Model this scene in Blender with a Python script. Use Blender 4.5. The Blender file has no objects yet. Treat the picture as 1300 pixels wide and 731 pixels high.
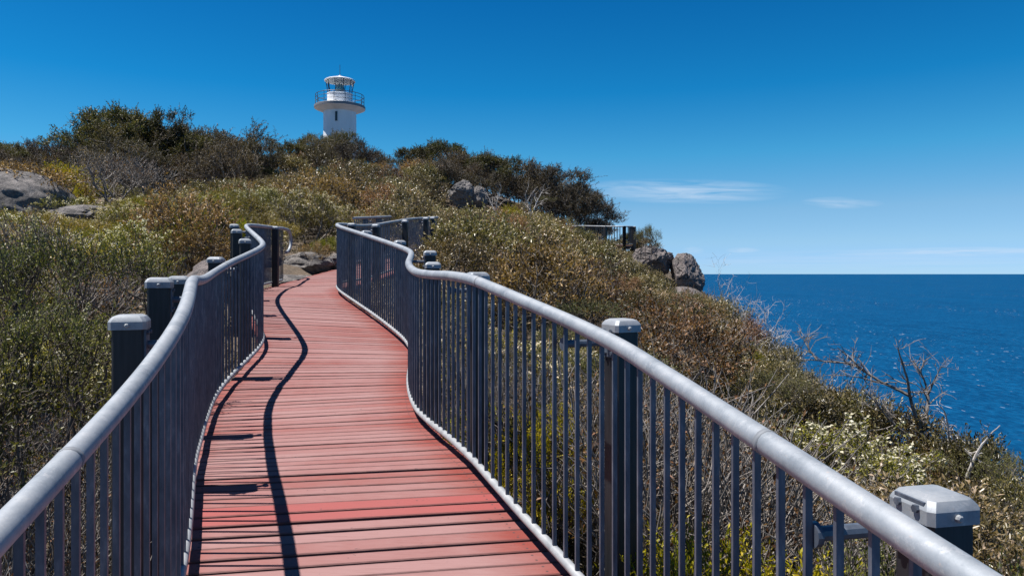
import bpy, math, random
import numpy as np
from mathutils import Vector, Matrix, noise as mnoise

# ------------------------------------------------------------------ camera, sky, sun, exposure
S = bpy.context.scene
COL = S.collection
F = 900.0 / 1300.0                       # focal length over picture width
cd = bpy.data.cameras.new('camera')
cd.sensor_width = 36.0
cd.lens = 36.0 * F
cd.shift_y = -18.5 / 1300.0
cd.clip_start = 0.05
cd.clip_end = 200000.0
cam = bpy.data.objects.new('camera', cd)
cam.location = (0, 0, 0)                 # eye level is z = 0
cam.rotation_euler = (math.radians(90), 0, 0)
COL.objects.link(cam)
S.camera = cam

SUN_EL = math.radians(68)
SUN_AZ = math.radians(-92)               # measured from +Y towards +X
sd = bpy.data.lights.new('sun', 'SUN')
sd.energy = 5.0
sd.angle = math.radians(0.5)
sd.color = (1.0, 0.955, 0.90)
sun = bpy.data.objects.new('sun', sd)
sv = Vector((math.cos(SUN_EL) * math.sin(SUN_AZ), math.cos(SUN_EL) * math.cos(SUN_AZ), math.sin(SUN_EL)))
sun.rotation_euler = (-sv).to_track_quat('-Z', 'Y').to_euler()
sun.location = (-20, 0, 60)
COL.objects.link(sun)

W = bpy.data.worlds.new('World')
S.world = W
W.use_nodes = True
wn, wl = W.node_tree.nodes, W.node_tree.links
wn.clear()
sky = wn.new('ShaderNodeTexSky')
sky.sky_type = 'NISHITA'
sky.sun_disc = False
sky.sun_elevation = SUN_EL
sky.sun_rotation = SUN_AZ
sky.altitude = 90
sky.air_density = 0.6
sky.dust_density = 0.0
sky.ozone_density = 3.0
gm = wn.new('ShaderNodeMix')              # polarising filter: deepens the sky evenly all round
gm.data_type = 'RGBA'
gm.blend_type = 'MULTIPLY'
gm.inputs[0].default_value = 1.0
wl.new(sky.outputs[0], gm.inputs[6])
# thin cloud wisps, laid out by world direction
tc = wn.new('ShaderNodeTexCoord')
sx = wn.new('ShaderNodeSeparateXYZ')
wl.new(tc.outputs['Generated'], sx.inputs[0])
pr = wn.new('ShaderNodeValToRGB')
pe = pr.color_ramp.elements
STOPS = [(0, (.45, .64, .93)), (.02, (.47, .66, .93)), (.041, (.57, .74, .87)), (.085, (.60, .83, .88)), (.161, (.27, .93, 1.02)), (.244, (.06, .80, 1.06)), (.36, (.03, .66, 1.02)), (.6, (.12, .50, .80)), (1, (.20, .42, .64))]
while len(pe) < len(STOPS):
    pe.new(.5)
for q_, (p_, c_) in enumerate(STOPS):
    pe[q_].position = p_
    pe[q_].color = (*c_, 1)
wl.new(sx.outputs[2], pr.inputs[0])
wl.new(pr.outputs[0], gm.inputs[7])


def wmath(op, a, b=None, c=None, clamp=False):
    n = wn.new('ShaderNodeMath')
    n.operation = op
    n.use_clamp = clamp
    for k, v in enumerate((a, b, c)):
        if v is None:
            continue
        if isinstance(v, (int, float)):
            n.inputs[k].default_value = v
        else:
            wl.new(v, n.inputs[k])
    return n.outputs[0]


az = wmath('ARCTAN2', sx.outputs[0], sx.outputs[1])
el = wmath('ARCSINE', sx.outputs[2])


def wisp(a0, e0, wa, we, amount, sa, se, seed, lo=0.42, hi=0.72, tilt=0.0):
    da = wmath('DIVIDE', wmath('SUBTRACT', az, a0), wa)
    e1 = wmath('ADD', el, wmath('MULTIPLY', wmath('SUBTRACT', az, a0), tilt))
    de = wmath('DIVIDE', wmath('SUBTRACT', e1, e0), we)
    r2 = wmath('ADD', wmath('MULTIPLY', da, da), wmath('MULTIPLY', de, de))
    m = wmath('SUBTRACT', 1.0, r2, clamp=True)
    cv = wn.new('ShaderNodeCombineXYZ')
    wl.new(wmath('MULTIPLY', az, sa), cv.inputs[0])
    wl.new(wmath('MULTIPLY', e1, se), cv.inputs[1])
    cv.inputs[2].default_value = seed
    nz = wn.new('ShaderNodeTexNoise')
    nz.inputs['Scale'].default_value = 1.0
    nz.inputs['Detail'].default_value = 9
    nz.inputs['Distortion'].default_value = 0.6
    nz.inputs['Roughness'].default_value = 0.6
    wl.new(cv.outputs[0], nz.inputs['Vector'])
    mr = wn.new('ShaderNodeMapRange')
    mr.inputs[1].default_value = lo
    mr.inputs[2].default_value = hi
    wl.new(nz.outputs[0], mr.inputs[0])
    return wmath('MULTIPLY', wmath('MULTIPLY', mr.outputs[0], m), amount)


cl = wisp(0.232, 0.112, 0.15, 0.018, 1.0, 10, 120, 3.1, 0.34, 0.62, 0.04)
for ar in ((0.435, 0.090, 0.05, 0.008, 0.7, 14, 140, 8.2, 0.36, 0.6, 0.06),
           (0.55, 0.026, 0.14, 0.006, 0.8, 14, 240, 5.5, 0.36, 0.6),
           (0.315, 0.031, 0.024, 0.0042, 0.55, 40, 260, 1.5, 0.3, 0.55),
           (0.25, 0.031, 0.016, 0.006, 0.4, 60, 200, 2.5, 0.3, 0.55),
           (0.45, 0.016, 0.45, 0.016, 0.45, 5, 160, 9.5, 0.35, 0.7)):
    cl = wmath('ADD', cl, wisp(*ar))
cl = wmath('MINIMUM', wmath('MULTIPLY', cl, .62), 0.6)
cm = wn.new('ShaderNodeMix')
cm.data_type = 'RGBA'
wl.new(cl, cm.inputs[0])
wl.new(gm.outputs[2], cm.inputs[6])
cm.inputs[7].default_value = (4.6, 5.6, 6.9, 1)
bg = wn.new('ShaderNodeBackground')
bg.inputs['Strength'].default_value = 0.083
wl.new(cm.outputs[2], bg.inputs['Color'])
wo = wn.new('ShaderNodeOutputWorld')
wl.new(bg.outputs[0], wo.inputs[0])

S.view_settings.view_transform = 'Standard'
S.view_settings.look = 'None'
S.view_settings.gamma = 1.0
S.view_settings.use_curve_mapping = False
S.view_settings.exposure = 0.70

# ------------------------------------------------------------------ helpers


def px(u, v, d):
    """photo pixel and distance ahead -> point"""
    return np.array(((u - 650) / 900 * d, d, (347 - v) / 900 * d))


def mat(name, color=(0.5, 0.5, 0.5), rough=0.6, metal=0.0, spec=0.5):
    m = bpy.data.materials.new(name)
    m.use_nodes = True
    b = m.node_tree.nodes['Principled BSDF']
    b.inputs['Base Color'].default_value = (*color, 1)
    b.inputs['Roughness'].default_value = rough
    b.inputs['Metallic'].default_value = metal
    b.inputs['Specular IOR Level'].default_value = spec
    return m


class NT:
    """small node-graph helper"""

    def __init__(self, m):
        self.t = m.node_tree
        self.n = self.t.nodes
        self.l = self.t.links
        self.b = self.n['Principled BSDF']

    def new(self, kind, **kw):
        n = self.n.new(kind)
        for k, v in kw.items():
            setattr(n, k, v)
        return n

    def put(self, sock, v):
        if isinstance(v, (int, float, tuple)):
            sock.default_value = v
        else:
            self.l.new(v, sock)

    def noise(self, scale, vec=None, detail=5, rough=0.55, out=0):
        n = self.new('ShaderNodeTexNoise')
        n.inputs['Scale'].default_value = scale
        n.inputs['Detail'].default_value = detail
        n.inputs['Roughness'].default_value = rough
        if vec is not None:
            self.l.new(vec, n.inputs['Vector'])
        return n.outputs[out]

    def ramp(self, fac, stops, interp='LINEAR'):
        r = self.new('ShaderNodeValToRGB')
        r.color_ramp.interpolation = interp
        e = r.color_ramp.elements
        while len(e) < len(stops):
            e.new(0.5)
        for k, (p, c) in enumerate(stops):
            e[k].position = p
            e[k].color = (*c, 1) if len(c) == 3 else c
        self.put(r.inputs[0], fac)
        return r.outputs[0]

    def math(self, op, a, b=None, clamp=False):
        n = self.new('ShaderNodeMath', operation=op, use_clamp=clamp)
        self.put(n.inputs[0], a)
        if b is not None:
            self.put(n.inputs[1], b)
        return n.outputs[0]

    def mix(self, fac, a, b, blend='MIX'):
        n = self.new('ShaderNodeMix', data_type='RGBA', blend_type=blend)
        self.put(n.inputs[0], fac)
        self.put(n.inputs[6], a if not isinstance(a, tuple) or len(a) == 4 else (*a, 1))
        self.put(n.inputs[7], b if not isinstance(b, tuple) or len(b) == 4 else (*b, 1))
        return n.outputs[2]

    def maprange(self, v, a, b, c=0.0, d=1.0):
        n = self.new('ShaderNodeMapRange')
        self.put(n.inputs[0], v)
        for k, q in enumerate((a, b, c, d)):
            n.inputs[k + 1].default_value = q
        return n.outputs[0]

    def coord(self, which='Object', scale=None):
        t = self.new('ShaderNodeTexCoord').outputs[which]
        if scale is None:
            return t
        m = self.new('ShaderNodeMapping')
        m.inputs['Scale'].default_value = scale
        self.l.new(t, m.inputs[0])
        return m.outputs[0]

    def pos(self, scale=(1, 1, 1)):
        g = self.new('ShaderNodeNewGeometry').outputs['Position']
        m = self.new('ShaderNodeMapping')
        m.inputs['Scale'].default_value = scale
        self.l.new(g, m.inputs[0])
        return m.outputs[0]

    def attr(self, name):
        a = self.new('ShaderNodeAttribute')
        a.attribute_name = name
        return a

    def bump(self, h, strength=0.3, dist=0.02):
        n = self.new('ShaderNodeBump')
        n.inputs['Strength'].default_value = strength
        n.inputs['Distance'].default_value = dist
        self.l.new(h, n.inputs['Height'])
        self.l.new(n.outputs[0], self.b.inputs['Normal'])

    def base(self, c):
        self.put(self.b.inputs['Base Color'], c)

    def rough(self, c):
        self.put(self.b.inputs['Roughness'], c)


class MB:
    """collects geometry for one mesh object"""

    def __init__(self):
        self.v, self.f, self.m = [], [], []

    def add(self, vs, fs, mi=0):
        o = len(self.v)
        self.v.extend([tuple(map(float, p)) for p in vs])
        self.f.extend([tuple(i + o for i in f) for f in fs])
        self.m.extend([mi] * len(fs))
        return self

    def box(self, c, s, rz=0.0, mi=0, bevel=0.0):
        hx, hy, hz = s[0] / 2, s[1] / 2, s[2] / 2
        co, si = math.cos(rz), math.sin(rz)

        def tr(x, y, z):
            return (c[0] + x * co - y * si, c[1] + x * si + y * co, c[2] + z)
        if bevel <= 0:
            vs = [tr(x, y, z) for z in (-hz, hz) for x, y in ((-hx, -hy), (hx, -hy), (hx, hy), (-hx, hy))]
            fs = [(3, 2, 1, 0), (4, 5, 6, 7), (0, 1, 5, 4), (1, 2, 6, 5), (2, 3, 7, 6), (3, 0, 4, 7)]
        else:
            b = bevel
            ring = [(-hx + b, -hy), (hx - b, -hy), (hx, -hy + b), (hx, hy - b), (hx - b, hy), (-hx + b, hy), (-hx, hy - b), (-hx, -hy + b)]
            inn = [(x * (hx - b) / hx, y * (hy - b) / hy) for x, y in ring]
            vs = [tr(x, y, -hz) for x, y in ring] + [tr(x, y, hz - b) for x, y in ring] + [tr(x, y, hz) for x, y in inn]
            fs = [tuple(range(7, -1, -1)), tuple(range(16, 24))]
            for k in range(8):
                q = (k + 1) % 8
                fs += [(k, q, 8 + q, 8 + k), (8 + k, 8 + q, 16 + q, 16 + k)]
        return self.add(vs, fs, mi)

    def tube(self, pts, rad, n=8, cap=True, mi=0):
        P = np.asarray(pts, float)
        k = len(P)
        rad = np.broadcast_to(np.asarray(rad, float), (k,))
        T = np.gradient(P, axis=0)
        T /= np.maximum(np.linalg.norm(T, axis=1, keepdims=True), 1e-9)
        ref = np.array((0, 0, 1.0)) if abs(T[0][2]) < 0.9 else np.array((1.0, 0, 0))
        a = np.cross(T[0], ref)
        a /= np.linalg.norm(a)
        vs = []
        for i in range(k):
            a = a - T[i] * np.dot(a, T[i])
            a /= max(np.linalg.norm(a), 1e-9)
            b = np.cross(T[i], a)
            for j in range(n):
                t = 2 * math.pi * j / n
                vs.append(P[i] + rad[i] * (math.cos(t) * a + math.sin(t) * b))
        fs = []
        for i in range(k - 1):
            for j in range(n):
                q = (j + 1) % n
                fs.append((i * n + j, i * n + q, (i + 1) * n + q, (i + 1) * n + j))
        if cap:
            fs.append(tuple(range(n - 1, -1, -1)))
            fs.append(tuple((k - 1) * n + j for j in range(n)))
        return self.add(vs, fs, mi)

    def lathe(self, prof, n=32, c=(0, 0, 0), mi=0):
        vs, fs = [], []
        for r, z in prof:
            for j in range(n):
                t = 2 * math.pi * j / n
                vs.append((c[0] + r * math.cos(t), c[1] + r * math.sin(t), c[2] + z))
        for i in range(len(prof) - 1):
            for j in range(n):
                q = (j + 1) % n
                fs.append((i * n + j, i * n + q, (i + 1) * n + q, (i + 1) * n + j))
        return self.add(vs, fs, mi)

    def mesh(self, name, mats, smooth=False):
        me = bpy.data.meshes.new(name)
        me.from_pydata(self.v, [], self.f)
        for m in (mats if isinstance(mats, (list, tuple)) else [mats]):
            me.materials.append(m)
        if any(self.m):
            me.polygons.foreach_set('material_index', self.m)
        if smooth:
            me.polygons.foreach_set('use_smooth', [True] * len(self.f))
        me.update()
        return me

    def build(self, name, mats, parent=None, smooth=False, loc=(0, 0, 0)):
        return obj(name, self.mesh(name, mats, smooth), parent, loc)


def obj(name, me, parent=None, loc=(0, 0, 0), rz=0.0):
    o = bpy.data.objects.new(name, me)
    o.location = loc
    o.rotation_euler = (0, 0, rz)
    COL.objects.link(o)
    if parent is not None:
        o.parent = parent
    return o


def tag(o, label=None, cat=None, group=None, kind=None):
    for k, v in (('label', label), ('category', cat), ('group', group), ('kind', kind)):
        if v:
            o[k] = v
    return o


def empty(name, loc=(0, 0, 0), rz=0.0):
    o = obj(name, None, None, loc, rz)
    o.empty_display_size = 0.2
    return o


def smooth_by_angle(me, deg=40):
    me.polygons.foreach_set('use_smooth', [True] * len(me.polygons))
    try:
        me.set_sharp_from_angle(angle=math.radians(deg))
    except Exception:
        pass


def spline(pts, step=0.05):
    """Catmull-Rom through pts (smoothed once), resampled evenly by plan length"""
    P = np.asarray(pts, float)
    Q = P.copy()
    Q[1:-1] = 0.2 * P[:-2] + 0.6 * P[1:-1] + 0.2 * P[2:]
    P = np.vstack([2 * Q[0] - Q[1], Q, 2 * Q[-1] - Q[-2]])
    out = []
    for i in range(1, len(P) - 2):
        p0, p1, p2, p3 = P[i - 1:i + 3]
        for t in np.linspace(0, 1, 24, endpoint=False):
            out.append(0.5 * (2 * p1 + (p2 - p0) * t + (2 * p0 - 5 * p1 + 4 * p2 - p3) * t * t + (3 * p1 - p0 - 3 * p2 + p3) * t ** 3))
    out.append(P[-2])
    out = np.array(out)
    s = np.concatenate([[0], np.cumsum(np.linalg.norm(np.diff(out, axis=0), axis=1))])
    n = int(s[-1] / step) + 1
    q = np.linspace(0, s[-1], n)
    return np.stack([np.interp(q, s, out[:, k]) for k in range(3)], 1)


# ------------------------------------------------------------------ walkway course (centre of the top rails)
RIGHT = [(1.22, -1.5, -.82), (1.12, -1, -.75), (.92, 0, -.61), (.72, 1, -.478), (.62, 1.5, -.412), (.548, 1.86, -.364), (.47, 2.2, -.313),
         (.385, 2.55, -.256), (.265, 2.844, -.207), (.03, 3.346, -.121), (-.098, 3.66, -.077), (-.223, 3.97, -.03), (-.379, 4.37, -.011),
         (-.566, 4.84, -.012), (-.70, 5.17, .002), (-.80, 5.56, .04), (-.893, 6.08, .088), (-.95, 6.6, .132), (-1.0, 7.1, .193),
         (-1.083, 7.5, .233), (-1.2, 7.96, .274), (-1.7, 9.09, .43), (-2.22, 10.15, .583), (-2.72, 11.1, .73), (-2.88, 11.6, .79),
         (-2.95, 12.1, .84), (-2.93, 12.6, .866), (-2.86, 13.2, .88), (-2.73, 13.8, .92), (-2.5, 15, 1.09), (-2.38, 16, 1.22), (-2.24, 17.5, 1.36), (-2.0, 19, 1.5)]
LEFT = [(-.26, -1.5, -.85), (-.38, -1, -.78), (-.62, 0, -.645), (-.93, 1.288, -.472), (-1.02, 1.65, -.425), (-1.11, 2.04, -.36), (-1.19, 2.4, -.273),
        (-1.29, 2.77, -.18), (-1.409, 3.07, -.14), (-1.543, 3.4, -.087), (-1.65, 3.65, -.045), (-1.773, 3.95, -.035), (-1.924, 4.35, -.048),
        (-2.196, 5.08, -.042), (-2.416, 5.73, 0), (-2.487, 6.2, .083), (-2.524, 6.72, .164), (-2.587, 7.3, .251), (-2.646, 7.56, .302),
        (-2.86, 8.1, .365), (-3.21, 8.83, .481), (-3.66, 9.8, .62), (-3.92, 10.4, .70), (-4.09, 11.1, .755), (-4.29, 12.1, .807), (-4.41, 13, .838), (-4.46, 13.8, .874)]
LEFT_FAR = [(-3.92, 15.1, 1.12), (-3.75, 15.8, 1.22), (-3.53, 16.5, 1.29), (-3.38, 17.5, 1.38), (-3.25, 19, 1.52)]
R_S = spline(RIGHT, 0.02)
L_S = spline(LEFT, 0.02)
LF_S = spline(LEFT_FAR, 0.02)
L_EDGE = np.vstack([L_S[L_S[:, 1] < 13.2], LF_S])
L_EDGE = L_EDGE[np.argsort(L_EDGE[:, 1])]
R_EDGE = R_S[np.argsort(R_S[:, 1])]


def r_at(y):
    return np.array([np.interp(y, R_EDGE[:, 1], R_EDGE[:, k]) for k in (0, 2)])


def l_at(y):
    return np.array([np.interp(y, L_EDGE[:, 1], L_EDGE[:, k]) for k in (0, 2)])


DECK = 1.09                              # rail centre above the deck boards


# ------------------------------------------------------------------ terrain
CP = np.array([
    (0, 0, -2.35), (.9, -3, -2.75), (-.5, 4, -1.75), (-1.5, 8, -1.3), (-3.4, 11.5, -.5), (-4.0, 13.6, -.28), (-2.9, 17, .12), (-2.4, 20, .55),
    (-3, 2, -2.3), (-6, 4, -1.7), (-3.6, 6, -1.55), (-5, 9, -.75), (-8, 12, -.1), (-12, 8, -.6), (-12, 18, 1.25), (-7, 17, .7), (-10, 25, 1.9),
    (-20, 25, 2.7), (-22, 40, 4.9), (-13, 38, 3.7), (-15, 32, 2.7), (-16, 66, 8.6), (-30, 60, 8.0), (-8, 30, 2.0), (-5, 22, 1.1), (-5.2, 14.4, .0),
    (0, 22, .0), (0, 30, 1.4), (-6, 38, 3.0), (0, 55, 5.6), (3, 40, 2.4), (-6, 60, 7.6), (7, 50, 1.9), (6, 40, 1.0), (9, 38, -.9), (8, 34, -2.3), (6, 36, -.7), (9.5, 35, -2.9), (5, 30, -1.3), (-3.2, 45, 4.2), (-3, 42, 3.1),
    (3, 15, -2.5), (2, 8, -2.6), (1.5, 3, -2.2), (1.6, 5, -2.3), (4, 6, -3.1), (7, 10, -4.0), (7, 20, -3.5), (7.5, 30, -2.5), (0.6, 11, -1.6), (-.6, 15, -.7),
    (10, 38, -1.5), (10, 52, .6), (-40, 40, 6.5), (-60, 60, 7), (0, -10, -3.5), (6, -8, -5.2), (-12, -8, -2.4), (-30, 5, .5), (-10, 90, 6.5), (5, 75, 3.5),
    (-50, 100, 5), (-60, 0, 1), (7, 0, -4.6)], float)


def _tps(r):
    return np.where(r > 1e-9, r * r * np.log(np.maximum(r, 1e-9)), 0)


_n = len(CP)
_K = _tps(np.linalg.norm(CP[:, None, :2] - CP[None, :, :2], axis=2)) + np.eye(_n) * 0.6
_P = np.hstack([np.ones((_n, 1)), CP[:, :2]])
_A = np.block([[_K, _P], [_P.T, np.zeros((3, 3))]])
_w = np.linalg.solve(_A, np.concatenate([CP[:, 2], np.zeros(3)]))
EY = np.array([-30, -10, 10, 20, 30, 38, 50, 65, 80, 100, 140.])
EX = np.array([6.0, 6.5, 7.6, 7.8, 9.2, 11.2, 11.5, 9, 4, -12, -50.])


def ground(x, y):
    x = np.asarray(x, float)
    y = np.asarray(y, float)
    xe = np.interp(y, EY, EX)
    xc = np.minimum(x, xe + 1.0)
    q = np.stack([np.clip(xc, -75, 60), np.clip(y, -15, 110)], -1)
    z = np.zeros(q.shape[:-1])
    for i in range(_n):
        z = z + _w[i] * _tps(np.hypot(q[..., 0] - CP[i, 0], q[..., 1] - CP[i, 1]))
    z = z + _w[_n] + _w[_n + 1] * q[..., 0] + _w[_n + 2] * q[..., 1]
    z = z + 0.10 * np.sin(x * 1.3 + 0.7 * y) * np.sin(y * 0.9 - .4 * x) + .05 * np.sin(3.1 * x) * np.sin(2.7 * y + 1)
    d = np.maximum(x - xe, 0)
    z = z - (d * 0.9 + np.minimum(d, 12) ** 2 * 0.05)
    # keep clear of the deck
    on = (y > -4) & (y < 20)
    yc = np.clip(y, -1.5, 19)
    rx = np.interp(yc, R_EDGE[:, 1], R_EDGE[:, 0])
    rz = np.interp(yc, R_EDGE[:, 1], R_EDGE[:, 2])
    lx = np.interp(yc, L_EDGE[:, 1], L_EDGE[:, 0])
    inside = on & (x > lx - 0.5) & (x < rx + 0.5)
    z = np.where(inside, np.minimum(z, rz - DECK - 0.16), z)
    return np.maximum(z, -110)


def gz(x, y):
    return float(ground(np.array([x]), np.array([y]))[0])


# ------------------------------------------------------------------ materials
def m_galv():
    m = mat('galvanised_steel', (0.3360, 0.3696, 0.4200), .5, .35)
    g = NT(m)
    p = g.pos()
    n1 = g.noise(7, p, 7, .7)
    n2 = g.noise(60, p, 4, .6)
    n3 = g.noise(24, p, 6, .75)
    c = g.ramp(n1, [(.28, (0.1680, 0.1932, 0.2226)), (.46, (0.2688, 0.2940, 0.3234)), (.58, (0.3192, 0.3402, 0.3654)), (.75, (0.4032, 0.4116, 0.4200))])
    c = g.mix(g.maprange(n3, .55, .62, 0, .5), c, (0.4452, 0.4536, 0.4662))
    c = g.mix(g.maprange(n3, .40, .33, 0, .4), c, (0.2016, 0.2268, 0.2604))
    c = g.mix(g.maprange(n2, .66, .74, 0, .5), c, (0.4200, 0.3528, 0.3192))
    g.base(c)
    g.rough(g.maprange(n3, .3, .7, .72, .48))
    g.bump(g.math('ADD', n2, n3), .12, .004)
    return m


def m_bar():
    m = mat('galvanised_bar', (0.1260, 0.1512, 0.1932), .48, .4)
    g = NT(m)
    n1 = g.noise(1.0, g.pos((30, 30, 9)), 5, .65)
    g.base(g.ramp(n1, [(.3, (0.0630, 0.0798, 0.1092)), (.55, (0.1092, 0.1302, 0.1680)), (.75, (0.2016, 0.2268, 0.2688))]))
    return m


def m_brail():
    m = mat('bottom_rail_zinc', (0.5040, 0.5208, 0.5376), .5, .1)
    g = NT(m)
    n1 = g.noise(14, g.pos(), 5, .6)
    g.base(g.ramp(n1, [(.3, (0.24, 0.255, 0.27)), (.7, (0.39, 0.40, 0.41))]))
    return m


def m_post():
    m = mat('black_post', (.012, .013, .016), .5)
    g = NT(m)
    n1 = g.noise(1.0, g.pos((60, 60, 4)), 5, .6)
    g.base(g.ramp(n1, [(.3, (.006, .007, .009)), (.7, (.022, .023, .027))]))
    g.bump(n1, .2, .004)
    return m


def m_plank():
    m = mat('red_deck_paint', (.4, .15, .13), .72)
    g = NT(m)
    uv = g.new('ShaderNodeUVMap').outputs[0]       # u across the walkway 0..1, v along the board
    sp = g.new('ShaderNodeSeparateXYZ')
    g.l.new(uv, sp.inputs[0])
    rnd = g.new('ShaderNodeObjectInfo').outputs['Random']
    pos = g.pos((2.0, 14, 1))
    big = g.noise(1.1, g.pos((1, 1, 1)), 5, .6)
    fine = g.noise(5.0, pos, 8, .65)
    grain = g.noise(1.0, g.pos((7, 190, 1)), 6, .6)
    # worn where people walk, fresh paint towards the right-hand edge
    fresh = g.maprange(g.math('ADD', sp.outputs[0], g.math('MULTIPLY', g.math('SUBTRACT', big, .5), .25)), .80, .98, 0, 1.35)
    left = g.maprange(sp.outputs[0], .10, 0.0, 0, .35)
    wear = g.math('ADD', g.math('MULTIPLY', big, .9), g.math('MULTIPLY', fine, .5))
    wear = g.math('ADD', wear, g.math('MULTIPLY', g.math('SUBTRACT', rnd, .5), .34))
    wear = g.math('SUBTRACT', wear, g.math('MULTIPLY', fresh, .38))
    wear = g.math('SUBTRACT', wear, left)
    c = g.ramp(wear, [(.20, (0.2001, 0.0323, 0.0215)), (.42, (0.2260, 0.0703, 0.0595)), (.62, (0.2408, 0.1041, 0.0961)), (.9, (0.2742, 0.1471, 0.1399))])
    c = g.mix(g.math('MULTIPLY', g.attr('fresh').outputs['Fac'], .82), c, (0.2816, 0.0538, 0.0488))
    c = g.mix(g.maprange(grain, .52, .72, 0, .38), c, (0.1482, 0.0574, 0.0502))
    # grime along the board edges and the odd stain
    ed = g.math('ABSOLUTE', g.math('SUBTRACT', sp.outputs[1], .5))
    c = g.mix(g.maprange(g.math('ADD', ed, g.math('MULTIPLY', g.math('SUBTRACT', fine, .5), .18)), .36, .50, 0, .7), c, (.085, .032, .03))
    st = g.noise(23, g.pos((1, 1.6, 1)), 3, .5)
    c = g.mix(g.maprange(st, .70, .76, 0, .75), c, (.06, .035, .035))
    # nail heads
    for uu in (.06, .94):
        for vv in (.27, .73):
            du = g.math('MULTIPLY', g.math('SUBTRACT', sp.outputs[0], uu), 1.45)
            dv = g.math('MULTIPLY', g.math('SUBTRACT', sp.outputs[1], vv), .088)
            r = g.math('SQRT', g.math('ADD', g.math('MULTIPLY', du, du), g.math('MULTIPLY', dv, dv)))
            c = g.mix(g.maprange(r, .0065, .004, 0, .85), c, (.05, .03, .03))
    g.base(c)
    g.rough(g.maprange(fine, .3, .7, .62, .85))
    g.bump(g.math('ADD', grain, g.math('MULTIPLY', fine, .8)), .35, .004)
    return m


def m_rock(name='granite', warm=0.0):
    m = mat(name, (0.3400, 0.3145, 0.2975), .85)
    g = NT(m)
    p = g.coord('Object')
    a = g.noise(1.6, p, 8, .62)
    b = g.noise(9, p, 6, .65)
    s = g.noise(55, p, 3, .6)
    c = g.ramp(a, [(.30, (0.1020, 0.0935, 0.0892)), (.45, (.22 + warm, .20, .19)), (.6, (.30 + warm, .27, .255)), (.75, (0.3400, 0.3145, 0.2975))])
    lic = g.noise(3.0, p, 12, .82)
    c = g.mix(g.maprange(lic, .47, .535, 0, .8), c, (0.0638, 0.0612, 0.0612))
    c = g.mix(g.maprange(b, .56, .64, 0, .8), c, (0.0723, 0.0680, 0.0663))
    c = g.mix(g.maprange(b, .40, .33, 0, .5), c, (0.4420, 0.4250, 0.4080))
    c = g.mix(g.maprange(s, .35, .7, .0, .45), c, (0.1020, 0.0935, 0.0892))
    g.base(c)
    g.bump(g.math('ADD', b, g.math('ADD', g.math('MULTIPLY', s, .5), lic)), .9, .07)
    return m


def m_ground():
    m = mat('scrub_soil', (.16, .12, .085), .95)
    g = NT(m)
    p = g.pos()
    a = g.noise(1.4, p, 8, .65)
    b = g.noise(22, p, 6, .7)
    c = g.ramp(a, [(.3, (.055, .042, .030)), (.5, (.12, .088, .06)), (.7, (.20, .155, .115))])
    c = g.mix(g.maprange(b, .5, .7, 0, .6), c, (.26, .215, .17))
    c = g.mix(g.maprange(b, .45, .3, 0, .6), c, (.03, .026, .018))
    g.base(c)
    g.bump(b, .8, .05)
    return m


def m_bark(name, c0, c1, c2):
    m = mat(name, c1, .85)
    g = NT(m)
    a = g.noise(1.0, g.pos((18, 18, 6)), 5, .65)
    g.base(g.ramp(a, [(.3, c0), (.5, c1), (.72, c2)]))
    return m


def m_leaf(name, stops, rough=.5, trans=.27, spec=.4):
    m = mat(name, (.1, .12, .04), rough, 0, spec)
    g = NT(m)
    t = g.attr('tint').outputs['Fac']
    rnd = g.new('ShaderNodeObjectInfo').outputs['Random']
    f = g.math('ADD', t, g.math('MULTIPLY', g.math('SUBTRACT', rnd, .5), .46), clamp=True)
    c = g.ramp(f, stops)
    hv = g.new('ShaderNodeHueSaturation')
    fr_ = g.math('FRACT', g.math('MULTIPLY', rnd, 7.31))
    g.l.new(g.maprange(fr_, 0, 1, .468, .510), hv.inputs['Hue'])
    hv.inputs['Saturation'].default_value = 1.08
    g.l.new(g.maprange(g.math('FRACT', g.math('MULTIPLY', rnd, 3.77)), 0, 1, .78, 1.22), hv.inputs['Value'])
    g.l.new(c, hv.inputs['Color'])
    c = hv.outputs[0]
    g.base(c)
    tr = g.new('ShaderNodeBsdfTranslucent')
    g.l.new(g.mix(1.0, c, (1.25, 1.3, .7), 'MULTIPLY'), tr.inputs[0])
    ms = g.new('ShaderNodeMixShader')
    ms.inputs[0].default_value = trans
    g.l.new(g.b.outputs[0], ms.inputs[1])
    g.l.new(tr.outputs[0], ms.inputs[2])
    g.l.new(ms.outputs[0], g.n['Material Output'].inputs[0])
    return m


def m_sea():
    m = mat('sea_water', (.0, .04, .11), .6, 0, .05)
    g = NT(m)
    big = g.noise(1.0, g.pos((.004, .0012, 1)), 6, .6)
    wav = g.noise(1.0, g.pos((.20, .10, 1)), 4, .6)
    swl = g.noise(1.0, g.pos((.03, .012, 1)), 5, .6)
    c = g.ramp(big, [(.3, (.0, .028, .086)), (.5, (.0, .034, .100)), (.7, (.0004, .041, .116))])
    f = g.math('ADD', g.math('MULTIPLY', wav, .7), g.math('MULTIPLY', swl, .3))
    c = g.mix(g.maprange(f, .42, .62, 0, .9), c, (.002, .072, .18))
    cap = g.noise(1.0, g.pos((.16, .06, 1)), 3, .55)
    cap2 = g.noise(1.0, g.pos((.003, .001, 1)), 2, .5)
    k = g.math('MULTIPLY', g.maprange(cap, .68, .70, 0, 1), g.maprange(cap2, .45, .62, .0, 1))
    c = g.mix(k, c, (.62, .66, .68))
    g.base(c)
    g.bump(f, .6, 2.0)
    return m


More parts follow.
